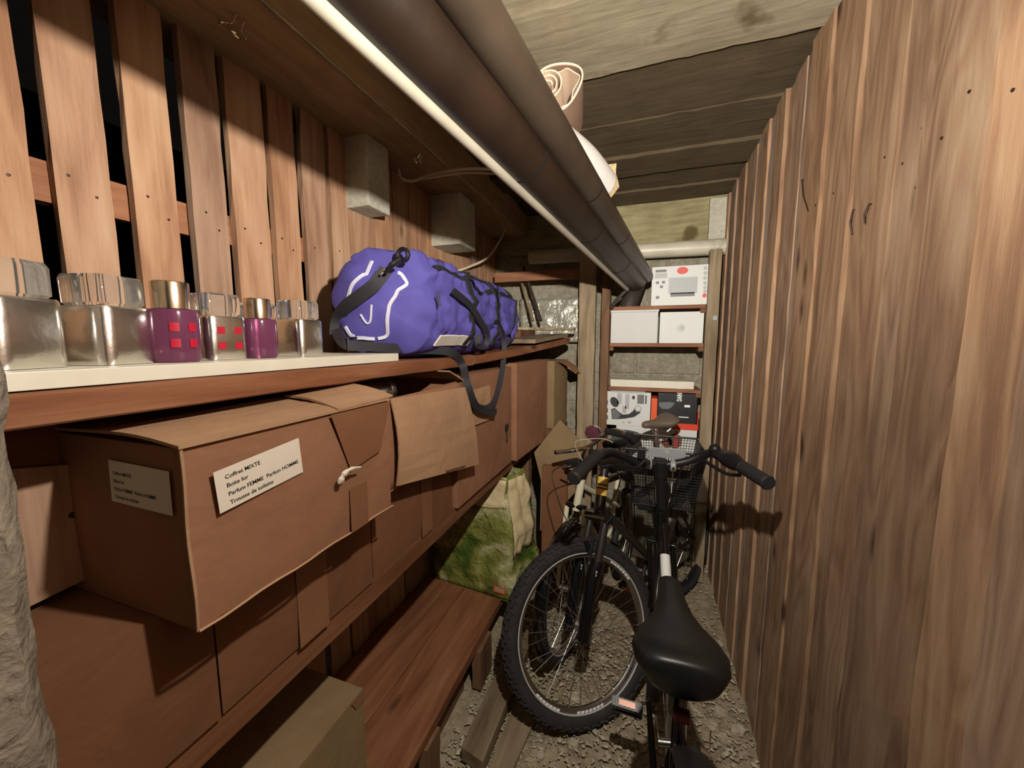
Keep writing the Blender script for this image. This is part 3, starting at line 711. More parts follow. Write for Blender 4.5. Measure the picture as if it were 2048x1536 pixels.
# white reflective outline on the end panel
def endp(du, dv):  # position on end panel in fractions of half width / height
    r = max((abs(du)**2.7+abs(dv)**2.7)**(1/2.7), 1e-4); return (0.0, math.atan2(math.copysign(abs(dv)**1.35, dv), math.copysign(abs(du)**1.35, du)), min(.97, r))
for seg in ([(-.12, .74), (-.20, .50), (-.40, .28), (-.58, .05)], [(-.62, -.42), (-.55, -.56), (-.46, -.60)], [(-.42, -.62), (-.10, -.64)], [(-.04, -.64), (.14, -.60), (.20, -.44), (.26, -.1), (.42, .18), (.62, .36), (.52, .52), (.42, .56)]):
    pp = smoothpath([V(a_, b__, 0) for a_, b__ in seg], 5)
    bag_strip('reflective_line', 'reflective', [endp(p.x, p.y) for p in pp], .0045, .005)
bag_strip('triangle_mark', 'reflective', [endp(p.x, p.y) for p in smoothpath([V(-.06, -.06, 0), V(-.12, -.34, 0), V(-.20, -.36, 0), V(-.30, -.22, 0)], 3)], .002, .005)
# shoulder strap: from the buckle across the end, under the near corner, along the board and off the shelf
def strap(pix, hw, name='shoulder_strap', th=.003, nrm=None):
    pts = smoothpath(pix, 6); rings = []
    for i, p in enumerate(pts):
        tan = (pts[min(i+1, len(pts)-1)]-pts[max(i-1, 0)]).normalized()
        n = Vector(nrm) if nrm else (CAM-p).normalized(); n = (n-tan*n.dot(tan)).normalized(); wv = tan.cross(n)*hw
        rings.append([p-wv, p+wv, p+wv+n*th, p-wv+n*th])
    return MB().loft(rings).build(name, 'webbing', bg, smooth=True, sharp=50)
strap([P(772, 540, y=.875), P(748, 570, y=.855), P(715, 595, y=.845), P(690, 615, y=.85), P(675, 640, y=.87), P(672, 670, y=.87)], .017)
strap([P(672, 660, x=-.80), P(690, 688, x=-.735), P(740, 693, x=-.70), P(800, 697, x=-.665), P(860, 700, x=-.63), P(905, 706, x=-.592), P(925, 730, x=-.588), P(935, 770, x=-.55), P(955, 815, x=-.545), P(992, 824, x=-.545)], .013)
strap([P(952, 812, x=-.548), P(972, 816, x=-.545), P(990, 800, x=-.55), P(1003, 750, x=-.562), P(1008, 705, x=-.572), P(1006, 670, x=-.572), P(990, 640, x=-.555)], .011)
strap([P(905, 580, x=-.56), P(940, 610, x=-.553), P(960, 640, x=-.55), P(975, 670, x=-.55), P(970, 692, x=-.56), P(955, 690, x=-.565), P(958, 670, x=-.56)], .010, 'carry_handle')
c = P(702, 688, x=-.728)
MB().tube([c+V(.004, -.016, -.017), c+V(.004, .016, -.017), c+V(.004, .016, .017), c+V(.004, -.016, .017)], .003, 6, closed=True).build('slide_buckle', 'black_plastic', bg)
c0 = P(770, 545, y=.855); c1 = P(800, 520, y=.87)
MB().tube(smoothpath([c0, (c0+c1)/2+V(.004, -.01, 0), c1], 4), [.006]*4+[.008]*5, 8).build('strap_hook', 'black_plastic', bg, smooth=True)
MB().tube([P(806, 510, y=.90)+V(.016*math.cos(a), 0, .016*math.sin(a)) for a in rng(0, 5.8, 12)], .006, 6, closed=True).build('strap_ring', 'black_plastic', bg, smooth=True)
MB().tube([c0+V(-.012, -.004, -.006), c0+V(.006, -.006, .008)], .0028, 6).build('hook_pin', 'chrome', bg, smooth=True)
for (u, v, dv) in ((876, 585, 28), (995, 570, 44)):
    MB().tube([P(u, v, x=-.552), P(u+3, v+dv, x=-.550)], .003, 6).build('zip_pull', 'black_plastic', bg, smooth=True)
# ================================================================== cardboard boxes on the middle and lower shelf
BOXG = 'cardboard boxes on the rack'
class Carton:
    """length along y (rotated by rot), depth into -x, height up; origin = front near bottom corner"""
    def __init__(s, x, y, z, Ln, D, H, label, mat='card', rot=0, openTop=False, name='cardboard_box'):
        s.o = V(x, y, z); s.el = V(math.sin(-rot), math.cos(rot), 0); s.ed = V(-math.cos(rot), math.sin(-rot), 0); s.L, s.D, s.H = Ln, D, H
        s.n = -s.ed
        c = s.p(Ln/2, D/2, 0); s.root = empty(name, c, label, 'box', BOXG)
        t = .004; m_ = MB()
        def panel(a, b, e):  # a corner, b edge vec, e edge vec, thickness inward handled by caller
            pass
        # four walls and a floor: bulged a little so that the faces are not dead flat
        rings = []
        for i in range(9):
            h = H*i/8; bu = .006*math.sin(PI*i/8)
            r = []
            for (a0, d0, a1, d1) in ((0, 0, 1, 0), (1, 0, 1, 1), (1, 1, 0, 1), (0, 1, 0, 0)):
                for j in range(6):
                    q_ = j/6; a = a0+(a1-a0)*q_; d = d0+(d1-d0)*q_; k = bu*math.sin(PI*q_)
                    pt = s.p(a*Ln, d*D, h)
                    if a0 != a1: pt += s.n*k*(1 if d0 == 0 else -1)
                    else: pt += s.el*k*.6*(1 if a0 == 1 else -1)
                    r.append(pt)
            rings.append(r)
        if openTop:
            m_.loft(rings, caps=False); m_.add(rings[0], [tuple(range(24))])
        else: m_.loft(rings)
        s.body = m_.build('box_body', mat, s.root, smooth=True, sharp=25)
        if openTop:
            sd = s.body.modifiers.new('solid', 'SOLIDIFY'); sd.thickness = .004; sd.offset = -1
        s.mat = mat
    def p(s, a, d, h, out=0): return s.o+s.el*a+s.ed*d+V(0, 0, h)+(-s.ed)*out
    def sheet(s, name, pts, n, th, mat): return flat(name, pts, n, th, mat, s.root)
    def tape(s, a0, a1, h0, h1, out=.0065): return s.sheet('packing_tape', [s.p(a0, 0, h0, out), s.p(a1, 0, h0, out), s.p(a1, 0, h1, out), s.p(a0, 0, h1, out)], s.n, .0006, 'tape')
def bent(pts0, pts1, n, th, mat, name, root, k=6, bend=.0):
    """sheet lofted between two edges (lists of 2 pts) with a bow of size bend along n"""
    a0, a1 = map(Vector, pts0); b0, b1 = map(Vector, pts1); n = Vector(n).normalized(); rings = []
    for i in range(k+1):
        t = i/k; l = a0.lerp(b0, t)+n*bend*math.sin(PI*t); r = a1.lerp(b1, t)+n*bend*math.sin(PI*t)*.8
        mid = (l+r)/2+n*.002*math.sin(t*7)
        rings.append([l, mid, r, r+n*th, mid+n*th, l+n*th])
    return MB().loft(rings).build(name, mat, root)
# B1, B2: lower row under the labelled box
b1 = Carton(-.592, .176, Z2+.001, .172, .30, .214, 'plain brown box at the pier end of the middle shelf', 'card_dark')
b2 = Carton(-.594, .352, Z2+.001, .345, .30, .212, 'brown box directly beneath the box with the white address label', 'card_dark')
b2.tape(.135, .205, .0, .212)
# A: labelled box
A_ = Carton(-.512, .284, Z2+.2165, .385, .32, .232, 'brown box with a white printed label overhanging the middle shelf', 'card')
lb = [P(427, 946, x=-.503), P(598, 876, x=-.503), P(607, 944, x=-.503), P(441, 1028, x=-.503)]
lb = [V(-.5045, p.y, p.z) for p in lb]
lab = A_.sheet('address_label', [lb[3], lb[2], lb[1], lb[0]], (1, 0, 0), .0008, 'paper')
ex = (lb[1]-lb[0]).normalized(); ey = V(0, -ex.z, ex.y)
hgt = (lb[0]-lb[3]).length
for i, ln in enumerate(('Coffret MIXTE', 'Boite for', 'Parfum FEMME  Parfum HOMME', 'Trousse de toilette')):
    text_mesh('label_text', ln, .0080, lb[0]+ex*.012-ey*(.0145+i*.0118)+V(.0012, 0, 0), ex, ey, 'ink', lab, .0001)
# label on the near end
el = [P(222, 918, y=.2825), P(342, 942, y=.2825), P(350, 1030, y=.2825), P(230, 1000, y=.2825)]
el = [V(p.x, .2795, p.z) for p in el]
lab2 = A_.sheet('address_label', el, (0, 1, 0), .0008, 'paper')
ex2 = (el[1]-el[0]).normalized(); ey2 = V(-ex2.z, 0, ex2.x)
if ey2.z < 0: ey2 = -ey2
for i, ln in enumerate(('Coffret MIXTE', 'Boite for', 'Parfum FEMME  Parfum HOMME', 'Trousse de toilette')):
    text_mesh('label_text', ln, .0062, el[0]+ex2*.008-ey2*(.018+i*.0105)+V(0, -.0006, 0), ex2, ey2, 'ink', lab2, .0001)
A_.tape(.258, .305, .0, .085)
A_.sheet('packing_tape', [A_.p(.222, 0, .232, .0075), A_.p(.385, 0, .232, .0075), A_.p(.345, 0, .135, .0085), A_.p(.262, 0, .120, .0085)], A_.n, .0006, 'tape')
MB().tube(smoothpath([P(678, 968, x=-.494), P(688, 948, x=-.490), P(702, 938, x=-.488), P(722, 934, x=-.490)], 4), [.003, .005, .006, .004, .006, .005, .004, .003, .004, .003, .002, .002, .0015], 5).build('tape_scrap', 'paper', A_.root)
ed_ = MB().tube([A_.p(t*.385, 0, 0, .003+.002*math.sin(t*20)) for t in rng(0, 1, 14)], .0022, 5).build('frayed_edge', 'card_light', A_.root)
MB().tube([A_.p(0, 0, t*.232, .001+.002*math.sin(t*9)) for t in rng(0, 1, 10)], .0024, 5).build('frayed_edge', 'card_light', A_.root)
# its two top flaps, lying almost flat with buckled edges
bent((A_.p(-.004, 0, .233, .006), A_.p(.385, 0, .234, .006)), (A_.p(-.004, .15, .240), A_.p(.385, .15, .250)), (0, 0, 1), .004, 'card_light', 'top_flap', A_.root, bend=.004)
bent((A_.p(-.002, .318, .233), A_.p(.385, .318, .234)), (A_.p(0, .165, .238), A_.p(.385, .165, .243)), (0, 0, 1), .004, 'card_light', 'top_flap', A_.root)
bent((A_.p(.24, 0, .236, .007), A_.p(.395, 0, .240, .007)), (A_.p(.25, .13, .252), A_.p(.40, .13, .262)), (0, 0, 1), .004, 'card_light', 'side_flap', A_.root, bend=.006)
# C, D
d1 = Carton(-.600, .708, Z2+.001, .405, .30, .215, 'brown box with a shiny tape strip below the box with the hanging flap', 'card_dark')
d1.tape(.205, .262, .0, .215)
c1 = Carton(-.562, .712, Z2+.218, .43, .32, .222, 'open brown box with a pale flap hanging down its front', 'card', openTop=True)
fl_ = bent((c1.p(.028, 0, .222, .003), c1.p(.42, 0, .205, .003)), (c1.p(.022, 0, .014, .016), c1.p(.465, 0, -.070, .030)), (1, 0, 0), .004, 'card_light', 'hanging_flap', c1.root, bend=.014)
flat('printed_strip', [c1.p(.24, 0, -.018, .0305), c1.p(.36, 0, -.040, .0325), c1.p(.36, 0, -.046, .0325), c1.p(.24, 0, -.024, .0305)], c1.n, .0008, 'card_dark', c1.root)
bent((c1.p(.0, .318, .222), c1.p(.43, .318, .222)), (c1.p(.02, .20, .262), c1.p(.41, .20, .258)), (0, 0, 1), .004, 'card_light', 'back_flap', c1.root)
bent((c1.p(.43, 0, .222), c1.p(.43, .30, .222)), (c1.p(.33, 0, .262), c1.p(.33, .30, .262)), (0, 0, 1), .004, 'card_light', 'side_flap', c1.root)
# silver tin peeping out of the open box
tn = empty('metal_tin', c1.p(.12, .10, .15), 'silver metal tin lying in the open box', 'tin')
ta = c1.p(.02, .10, .212); tb = c1.p(.18, .13, .218)
MB().lathe(ta, [(.0001, 0), (.036, 0), (.038, .004), (.038, (tb-ta).length-.02), (.0365, (tb-ta).length-.012)], 28, (tb-ta)).build('tin_body', 'silver', tn, smooth=True)
MB().lathe(tb, [(.039, -.02), (.039, 0), (.036, .003), (.0001, .003)], 28, (tb-ta)).build('tin_lid', 'steel', tn, smooth=True)
# E, F, G
e1 = Carton(-.585, 1.125, Z2+.001, .545, .34, .455, 'tall brown box with a fragile glass symbol behind the dangling strap', 'card', rot=-.01)
gx = .525; gz = .145
def gpt(a, h): return e1.p(gx-.06+a, 0, gz+h, .0072)
gl = e1.sheet('glass_symbol', [gpt(-.022, .055), gpt(-.02, .030), gpt(-.004, .016), gpt(-.004, -.02), gpt(-.014, -.026), gpt(.014, -.026), gpt(.004, -.02), gpt(.004, .016), gpt(.02, .030), gpt(.022, .055)], e1.n, .0006, 'ink')
bent((e1.p(.10, 0, .400, .009), e1.p(.26, 0, .40, .009)), (e1.p(.10, 0, .270, .012), e1.p(.27, 0, .262, .012)), e1.n, .001, 'card_light', 'torn_sheet', e1.root, bend=.002)
f1 = Carton(-.558, 1.685, Z2+.001, .46, .34, .470, 'tall brown box between the fragile-marked box and the small flapped box', 'card', rot=-.075)
g1 = Carton(-.485, 2.16, Z2+.06, .22, .30, .40, 'narrow brown box with one flap sticking out beside the post', 'card_dull', rot=-.16)
fa = g1.p(.02, 0, .40); fb = g1.p(.22, 0, .39)
bent((fa, fb), (g1.p(.10, 0, .335, .07), g1.p(.27, 0, .305, .085)), (1, 0, .5), .004, 'card', 'side_flap', g1.root, bend=.012)
MB().box((-.75, 2.14, Z2+.001), (-.45, 2.40, Z2+.0585)).build('board_offcut', 'wood_post_dark', rk)
# lower shelf: dull box
h1 = Carton(-.655, .30, Z3+.001, .415, .30, .330, 'dull khaki box on the lowest shelf', 'card_dull')
h1.sheet('worn_corner', [h1.p(.385, 0, .30, .003), h1.p(.413, 0, .30, .003), h1.p(.413, 0, .329, .003), h1.p(.37, 0, .329, .003)], h1.n, .0008, 'tape')
# boards on the floor in front of the rack
def floorplank(pts, t, mat, lb):
    b_ = [Vector(p) for p in pts]; o = MB().hexa(b_+[p+V(0, 0, t) for p in b_]).build('floor_plank', mat, bevel=.003); tag(o, lb, 'plank', 'planks on the floor by the rack'); return o
floorplank([V(-.545, 1.04, .006), V(-.455, 1.02, .006), V(-.445, 1.62, .006), V(-.535, 1.64, .006)], .055, 'wood_grey', 'thick grey plank lying on the floor along the rack')
floorplank([V(-.447, 1.00, .003), V(-.375, .98, .003), V(-.33, 1.34, .003), V(-.43, 1.40, .003)], .014, 'wood_grey', 'thin pale plank on the gravel under the bicycle wheel')
o = MB().box((-.74, .95, .0), (-.66, 1.30, .10)).build('floor_timber', 'wood_post_dark', bevel=.004); tag(o, 'dark timber block under the lowest shelf', 'timber')
# cardboard pieces leaning beyond the green bag
cs = [P(1080, 1062, y=2.02), P(1150, 985, y=2.06), P(1160, 880, y=2.10), P(1120, 840, y=2.10), P(1068, 905, y=2.06), P(1082, 960, y=2.04)]
mbs = MB(); k_ = len(cs); mbs.add(cs+[p+V(0, .008, 0) for p in cs], [tuple(range(k_))[::-1], tuple(range(k_, 2*k_))]+[(i, (i+1) % k_, k_+(i+1) % k_, k_+i) for i in range(k_)])
o = mbs.build('cardboard_sheet', 'card_dull'); tag(o, 'torn cardboard sheet leaning behind the bicycle handlebars', 'cardboard')
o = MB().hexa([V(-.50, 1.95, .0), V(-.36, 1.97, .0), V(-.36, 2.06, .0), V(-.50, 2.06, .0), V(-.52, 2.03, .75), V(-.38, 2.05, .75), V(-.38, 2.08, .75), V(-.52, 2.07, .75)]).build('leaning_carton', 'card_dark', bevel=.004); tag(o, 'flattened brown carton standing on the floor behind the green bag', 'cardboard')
# ------------------------------------------------------------------ green bag
gb = empty('shopping_bag', (-.75, 1.62, Z3), 'shiny green and cream woven shopping bag standing on the lowest shelf', 'bag')
def gbp(a, h):
    c_ = [V(-.985, 1.61, 0), V(-.545, 1.565, 0), V(-.475, 1.74, 0), V(-.93, 1.80, 0)]
    i = int(a*4) % 4; q_ = a*4-int(a*4); p = c_[i].lerp(c_[(i+1) % 4], q_)
    cen = V(-.735, 1.68, 0); sq = 1-.18*max(0, h-.55)/.45-.05*(1-min(1, h/.08))
    p = cen+(p-cen)*sq; p.z = Z3+.001+.60*h*(1-.12*(1-abs(.35-min(a, .7))*2 if False else 0))
    if i != 9:
        nrm = (p-V(cen.x, cen.y, p.z)).normalized()
        p += nrm*(.028*noise.noise(V(a*9, h*4, 3))+.018*noise.noise(V(a*22, h*9, 8)))*min(1, h*8)
    return p
rg = [[gbp(j/56, i/30) for j in range(56)] for i in range(31)]
mb = MB().loft(rg, caps=False); mb.add(rg[0], [tuple(range(56))]); mb.add([gbp(j/56, .97)*.999 for j in range(56)], [])
gbo = mb.build('bag_body', 'green_bag', gb, smooth=True, sharp=180)
sd = gbo.modifiers.new('solid', 'SOLIDIFY'); sd.thickness = .003
a = gbp(.20, .06); b = gbp(.235, .06); up_ = V(0, 0, .035); nn = V(.1, -1, 0).normalized()
flat('orange_tag', [a+nn*.006, b+nn*.006, b+up_+nn*.006, a+up_+nn*.006], nn, .001, 'red_print', gb)
flat('orange_tag_inset', [a+nn*.0072+V(.004, 0, .006), b+nn*.0072+V(-.004, 0, .006), b+up_+nn*.0072+V(-.004, 0, -.006), a+up_+nn*.0072+V(.004, 0, -.006)], nn, .0006, 'card_light', gb)
# cream gusset on the aisle side
mb = MB().quadgrid(lambda s, t: gbp(.26+.20*s, .38+.60*t)+V(.010, -.004, 0)+V(.006*noise.noise(V(s*7, t*6, 1)), 0, 0), 10, 14)
g_ = mb.build('cream_gusset', 'pale_bag', gb, smooth=True, sharp=180); sd = g_.modifiers.new('solid', 'SOLIDIFY'); sd.thickness = .003
mb = MB().quadgrid(lambda s, t: gbp(.10+.15*s, .76+.22*t)+V(.002, -.010, 0), 10, 6)
g_ = mb.build('cream_top', 'pale_bag', gb, smooth=True, sharp=180); sd = g_.modifiers.new('solid', 'SOLIDIFY'); sd.thickness = .003
# ------------------------------------------------------------------ rolls stored on the pipes
cr_ = empty('carpet_roll', (-.27, 1.38, 2.12), 'beige carpet rolled up on top of the pipes', 'carpet')
cc = P(1108, 172, y=1.19)
cx_ = P(1165, 285, y=1.50)-P(1165, 205, y=1.19)
sp_ = []
for i in range(90):
    a = i*.23; r = .010+.0022*a*1.0
    sp_.append((r, a))
mb = MB(); rings = []
for (r, a) in sp_[:70]:
    p = V(cc.x-.018+r*math.cos(a), cc.y, cc.z+.004+r*math.sin(a)*.98)
    n = V(math.cos(a), 0, math.sin(a))
    rings.append([p, p+n*.0045, p+n*.0045+cx_, p+cx_])
mb.loft(rings).build('inner_roll', 'carpet_edge', cr_, smooth=True, sharp=50)
def oval(a, rx, rz):
    return V(cc.x+.006+rx*math.cos(a)+.004*math.sin(3*a), 0, cc.z-.002+rz*math.sin(a)+.005*math.sin(2*a+1))
rings = []
for i in range(49):
    a = -2.6+i*5.6/48; p = oval(a, .074, .062); p.y = cc.y+.006*math.sin(a*2); n = V(math.cos(a), 0, math.sin(a))
    rings.append([p, p+n*.004, p+n*.004+cx_, p+cx_])
MB().loft(rings).build('outer_wrap', 'carpet_back', cr_, smooth=True, sharp=50)
rings = []
for i in range(41):
    a = -2.2+i*4.6/40; p = oval(a, .060+.006*math.sin(a*5), .052+.005*math.sin(a*7+1)); p.y = cc.y+.012; n = V(math.cos(a), 0, math.sin(a))
    rings.append([p, p+n*.003, p+n*.003+cx_*.95, p+cx_*.95])
MB().loft(rings).build('crumpled_layer', 'carpet_edge', cr_, smooth=True, sharp=50)
rings = []
for i in range(49):
    a = -2.6+i*5.6/48; p = oval(a, .075, .063); p.y = cc.y-.001+.006*math.sin(a*2); n = V(math.cos(a), 0, math.sin(a))
    rings.append([p-n*.001, p+n*.004, p+n*.004+V(0, .004, 0), p-n*.001+V(0, .004, 0)])
MB().loft(rings).build('bound_edge', 'carpet_edge', cr_, smooth=True, sharp=50)
pr_ = empty('paper_roll', (-.2, 1.5, 2.03), 'bright white paper roll wedged between the pipes and the ceiling', 'roll')
ra = P(1108, 282, y=1.25); rb = P(1201, 368, y=1.55)
MB().tube(smoothpath([ra, ra.lerp(rb, .5)+V(.006, 0, .008), rb], 5), .060, 28).build('roll_body', 'paper_roll', pr_, smooth=True)
rd = (rb-ra).normalized()
mb = MB().lathe(rb, [(.052, .001), (.056, .03), (.050, .045), (.03, .05)], 14, rd)
for v_ in mb.v: v_ += V(.010*noise.noise(v_*60), .012*noise.noise(v_*50+V(3, 0, 0)), .012*noise.noise(v_*55))
mb.build('crumpled_end', 'crumpled_paper', pr_)
mb = MB().quadgrid(lambda s, t: rb+V(-.03+.085*s, .012+.01*t, .0+.075*t+.01*noise.noise(V(s*6, t*6, 2)))+V(0, .012*noise.noise(V(s*9, t*9, 4)), 0), 6, 5)
g_ = mb.build('wrapping_scrap', 'crumpled_paper', pr_); sd = g_.modifiers.new('solid', 'SOLIDIFY'); sd.thickness = .0015
# ================================================================== end-wall shelves
us = empty('alcove_shelves', (.07, 2.52, 0), 'narrow shelf unit with thin boards against the end wall', 'shelving')
YF = 2.42
board((-.253, YF-.012, 0), (-.203, YF+.04, 2.02), 'z', .002).build('upright', 'wood_post_dark', us, bevel=.003)
board((.326, YF-.02, 0), (.388, YF+.03, 1.952), 'z', .002).build('upright', 'wood_post', us, bevel=.003)
board((-.253, 2.62, 0), (-.213, 2.66, 2.0), 'z', .002).build('upright', 'wood_post_dark', us, bevel=.003)
for z in (1.655, 1.436, 1.168, .700):
    board((-.20, YF-.008, z-.020), (.322, YF+.235, z), 'x', .0015).build('shelf_board', 'wood_across', us, bevel=.002)
    MB().box((.296, YF-.004, z-.046), (.324, YF+.20, z-.0205)).build('cleat', 'wood_post_dark', us, bevel=.003)
    MB().box((-.202, YF+.012, z-.046), (-.178, YF+.20, z-.0205)).build('cleat', 'wood_post_dark', us, bevel=.003)
o = MB().obox(P(1430, 636, y=YF-.022), V(.011, 0, 0), V(0, .004, 0), V(0, 0, .013)).build('wall_switch', 'plate_grey', bevel=.002)
tag(o, 'tiny metal plate fixed to the pale upright of the end shelves', 'plate')
YI = YF+.006
def bx(name, x0, x1, z0, z1, y0, y1, mat, label, cat='box', bevel=.002):
    r = empty(name, ((x0+x1)/2, (y0+y1)/2, z0), label, cat)
    MB().box((x0, y0, z0), (x1, y1, z1)).build('box_body', mat, r, bevel=bevel)
    return r
def decal(root, name, pts, y, mat, th=.0008):
    return flat(name, [V(p[0], y, p[1]) for p in pts], (0, -1, 0), th, mat, root)
def ell(cx, cz, rx, rz, n=14, rot=0): 
    return [(cx+rx*math.cos(2*PI*i/n)*math.cos(rot)-rz*math.sin(2*PI*i/n)*math.sin(rot), cz+rx*math.cos(2*PI*i/n)*math.sin(rot)+rz*math.sin(2*PI*i/n)*math.cos(rot)) for i in range(n)]
def rect(x0, x1, z0, z1): return [(x0, z0), (x1, z0), (x1, z1), (x0, z1)]
# appliance box
a1 = bx('appliance_box', .030, .342, 1.656, 1.878, YI, YI+.18, 'white_card', 'white appliance box with a red badge on the top board')
yd = YI-.0002
def W(u, v): p = P(u, v, y=YI); return (p.x, p.z)
def WR(u0, v0, u1, v1): a = W(u0, v0); b = W(u1, v1); return rect(a[0], b[0], b[1], a[1])
decal(a1, 'red_badge', ell(*W(1365, 541), .030, .020, 16), yd, 'red_print')
decal(a1, 'device_picture', WR(1338, 556, 1394, 586), yd, 'grey_light')
decal(a1, 'device_picture', WR(1341, 586, 1389, 592), yd, 'grey_print')
decal(a1, 'brand_bar', WR(1311, 540, 1333, 544), yd, 'grey_print'); decal(a1, 'grey_block', WR(1310, 547, 1334, 556), yd, 'grey_light')
for (u, v) in ((1411, 536), (1411, 546), (1410, 556), (1410, 566), (1410, 575), (1410, 583)): decal(a1, 'icon_ring', ell(*W(u, v), .010, .011, 12), yd, 'grey_light')
decal(a1, 'red_icon', ell(*W(1409, 591), .011, .012, 12), yd, 'red_print')
for (u, v) in ((1312, 563), (1320, 571), (1324, 562)): decal(a1, 'sketch_mark', WR(u, v, u+6, v+5), yd, 'grey_print')
decal(a1, 'picture_mark', ell(*W(1315, 595), .011, .010, 10), yd, 'grey_print')
# two plain white boxes
w1 = bx('white_box', -.196, .074, 1.437, 1.622, YI, YI+.19, 'white_grey', 'plain white box with a lid next to the dark upright')
MB().box((-.199, YI-.004, 1.622), (.078, YI+.194, 1.648)).build('lid', 'white_grey', w1, bevel=.002)
w2 = bx('white_box', .084, .318, 1.437, 1.618, YI, YI+.17, 'white_card', 'smaller white box with a faint grey emblem')
decal(w2, 'emblem', ell(.200, 1.525, .024, .024, 18), yd, 'white_grey'); decal(w2, 'emblem_mark', ell(.206, 1.527, .010, .012, 12), yd-.0009, 'grey_light')
# flat panel
o = MB().box((-.188, YI, 1.169), (.285, YI+.16, 1.213)).build('laminate_slab', 'white_laminate', bevel=.002); tag(o, 'long flat white panel on the third board', 'panel')
# lower stack
lw = bx('white_box', -.145, .315, .701, .925, YI, YI+.2, 'white_card', 'big white box with a brown round print at the bottom of the stack')
decal(lw, 'brown_print', ell(*W(1350, 882), .038, .046, 20), yd, 'brown_print'); decal(lw, 'brown_print', ell(*W(1334, 884), .030, .036, 18), yd, 'brown_print')
decal(lw, 'print_line', WR(1350, 862, 1353, 895), yd-.0009, 'red_print')
pb = bx('product_box', -.213, .052, .9255, 1.138, YI, YI+.17, 'white_card', 'white product box printed with grey tool pictures')
zt = 1.138
decal(pb, 'grey_band', WR(1222, 778, 1290, 787), yd, 'grey_light')
decal(pb, 'grey_block', WR(1275, 789, 1288, 808), yd, 'grey_print'); decal(pb, 'dark_block', WR(1282, 778, 1290, 783), yd, 'dark_print'); decal(pb, 'text_bar', WR(1291, 791, 1293, 808), yd, 'dark_print')
decal(pb, 'dark_tool', ell(*W(1229, 804), .024, .034, 14, .5), yd, 'dark_print'); decal(pb, 'dark_dot', ell(*W(1267, 795), .009, .012, 10), yd, 'dark_print')
decal(pb, 'grey_column', WR(1235, 786, 1243, 808), yd, 'grey_light'); decal(pb, 'grey_column', WR(1251, 788, 1258, 818), yd, 'grey_light'); decal(pb, 'grey_column', WR(1245, 812, 1252, 826), yd, 'grey_light')
hd = [W(u, v) for u, v in ((1222, 818), (1230, 816), (1238, 824), (1246, 829), (1258, 828), (1266, 822), (1272, 812), (1283, 816), (1280, 826), (1268, 834), (1250, 837), (1236, 838), (1224, 838))]
decal(pb, 'tool_picture', hd[::-1], yd-.0009, 'dark_print'); decal(pb, 'tool_head', [W(u, v) for u, v in ((1223, 819), (1231, 818), (1241, 830), (1236, 837), (1225, 837))][::-1], yd-.0018, 'grey_print')
decal(pb, 'tool_end', ell(*W(1276, 817), .019, .021, 14), yd-.0018, 'grey_light'); decal(pb, 'tool_end_ring', ell(*W(1276, 817), .013, .014, 14), yd-.0027, 'white_card')
decal(pb, 'text_bar', WR(1245, 843, 1249, 846), yd, 'grey_light'); decal(pb, 'text_bar', WR(1256, 842, 1262, 847), yd, 'grey_light')
for v in (800, 816, 830): decal(pb, 'text_bar', WR(1212, v, 1216, v+9), yd, 'grey_print')
# red tray with a black shoe box in it
rt = empty('red_box_tray', (.19, 2.52, .926), 'open red card tray holding the black box', 'box')
MB().box((.056, YI-.004, .926), (.318, YI+.19, .934)).build('tray_floor', 'red_card', rt)
MB().box((.056, YI-.004, .934), (.318, YI, .962)).build('tray_wall', 'red_card', rt)
MB().box((.314, YI, .934), (.318, YI+.19, 1.035)).build('tray_wall', 'red_card', rt)
MB().box((.056, YI, .934), (.090, YI+.19, 1.105)).build('tray_wall', 'orange_card', rt, bevel=.002)
bbx = bx('shoe_box', .092, .308, .935, 1.140, YI+.002, YI+.18, 'black_card', 'black shoe box with white vertical lettering')
mbk = yd+.0015
text_mesh('lettering', 'DAINESE', .036, V(*[W(1363, 803)[0], mbk-.001, W(1363, 803)[1]]), V(0, 0, 1), V(-1, 0, 0), 'decal_white', bbx, .0012, xs=.55)
decal(bbx, 'grey_print', [W(u, v) for u, v in ((1317, 805), (1340, 804), (1350, 806), (1344, 814), (1338, 818), (1325, 818), (1319, 813))][::-1], mbk, 'grey_print')
decal(bbx, 'white_mark', WR(1369, 810, 1380, 815), mbk, 'decal_white'); decal(bbx, 'white_mark', WR(1357, 833, 1377, 836), mbk, 'decal_white')
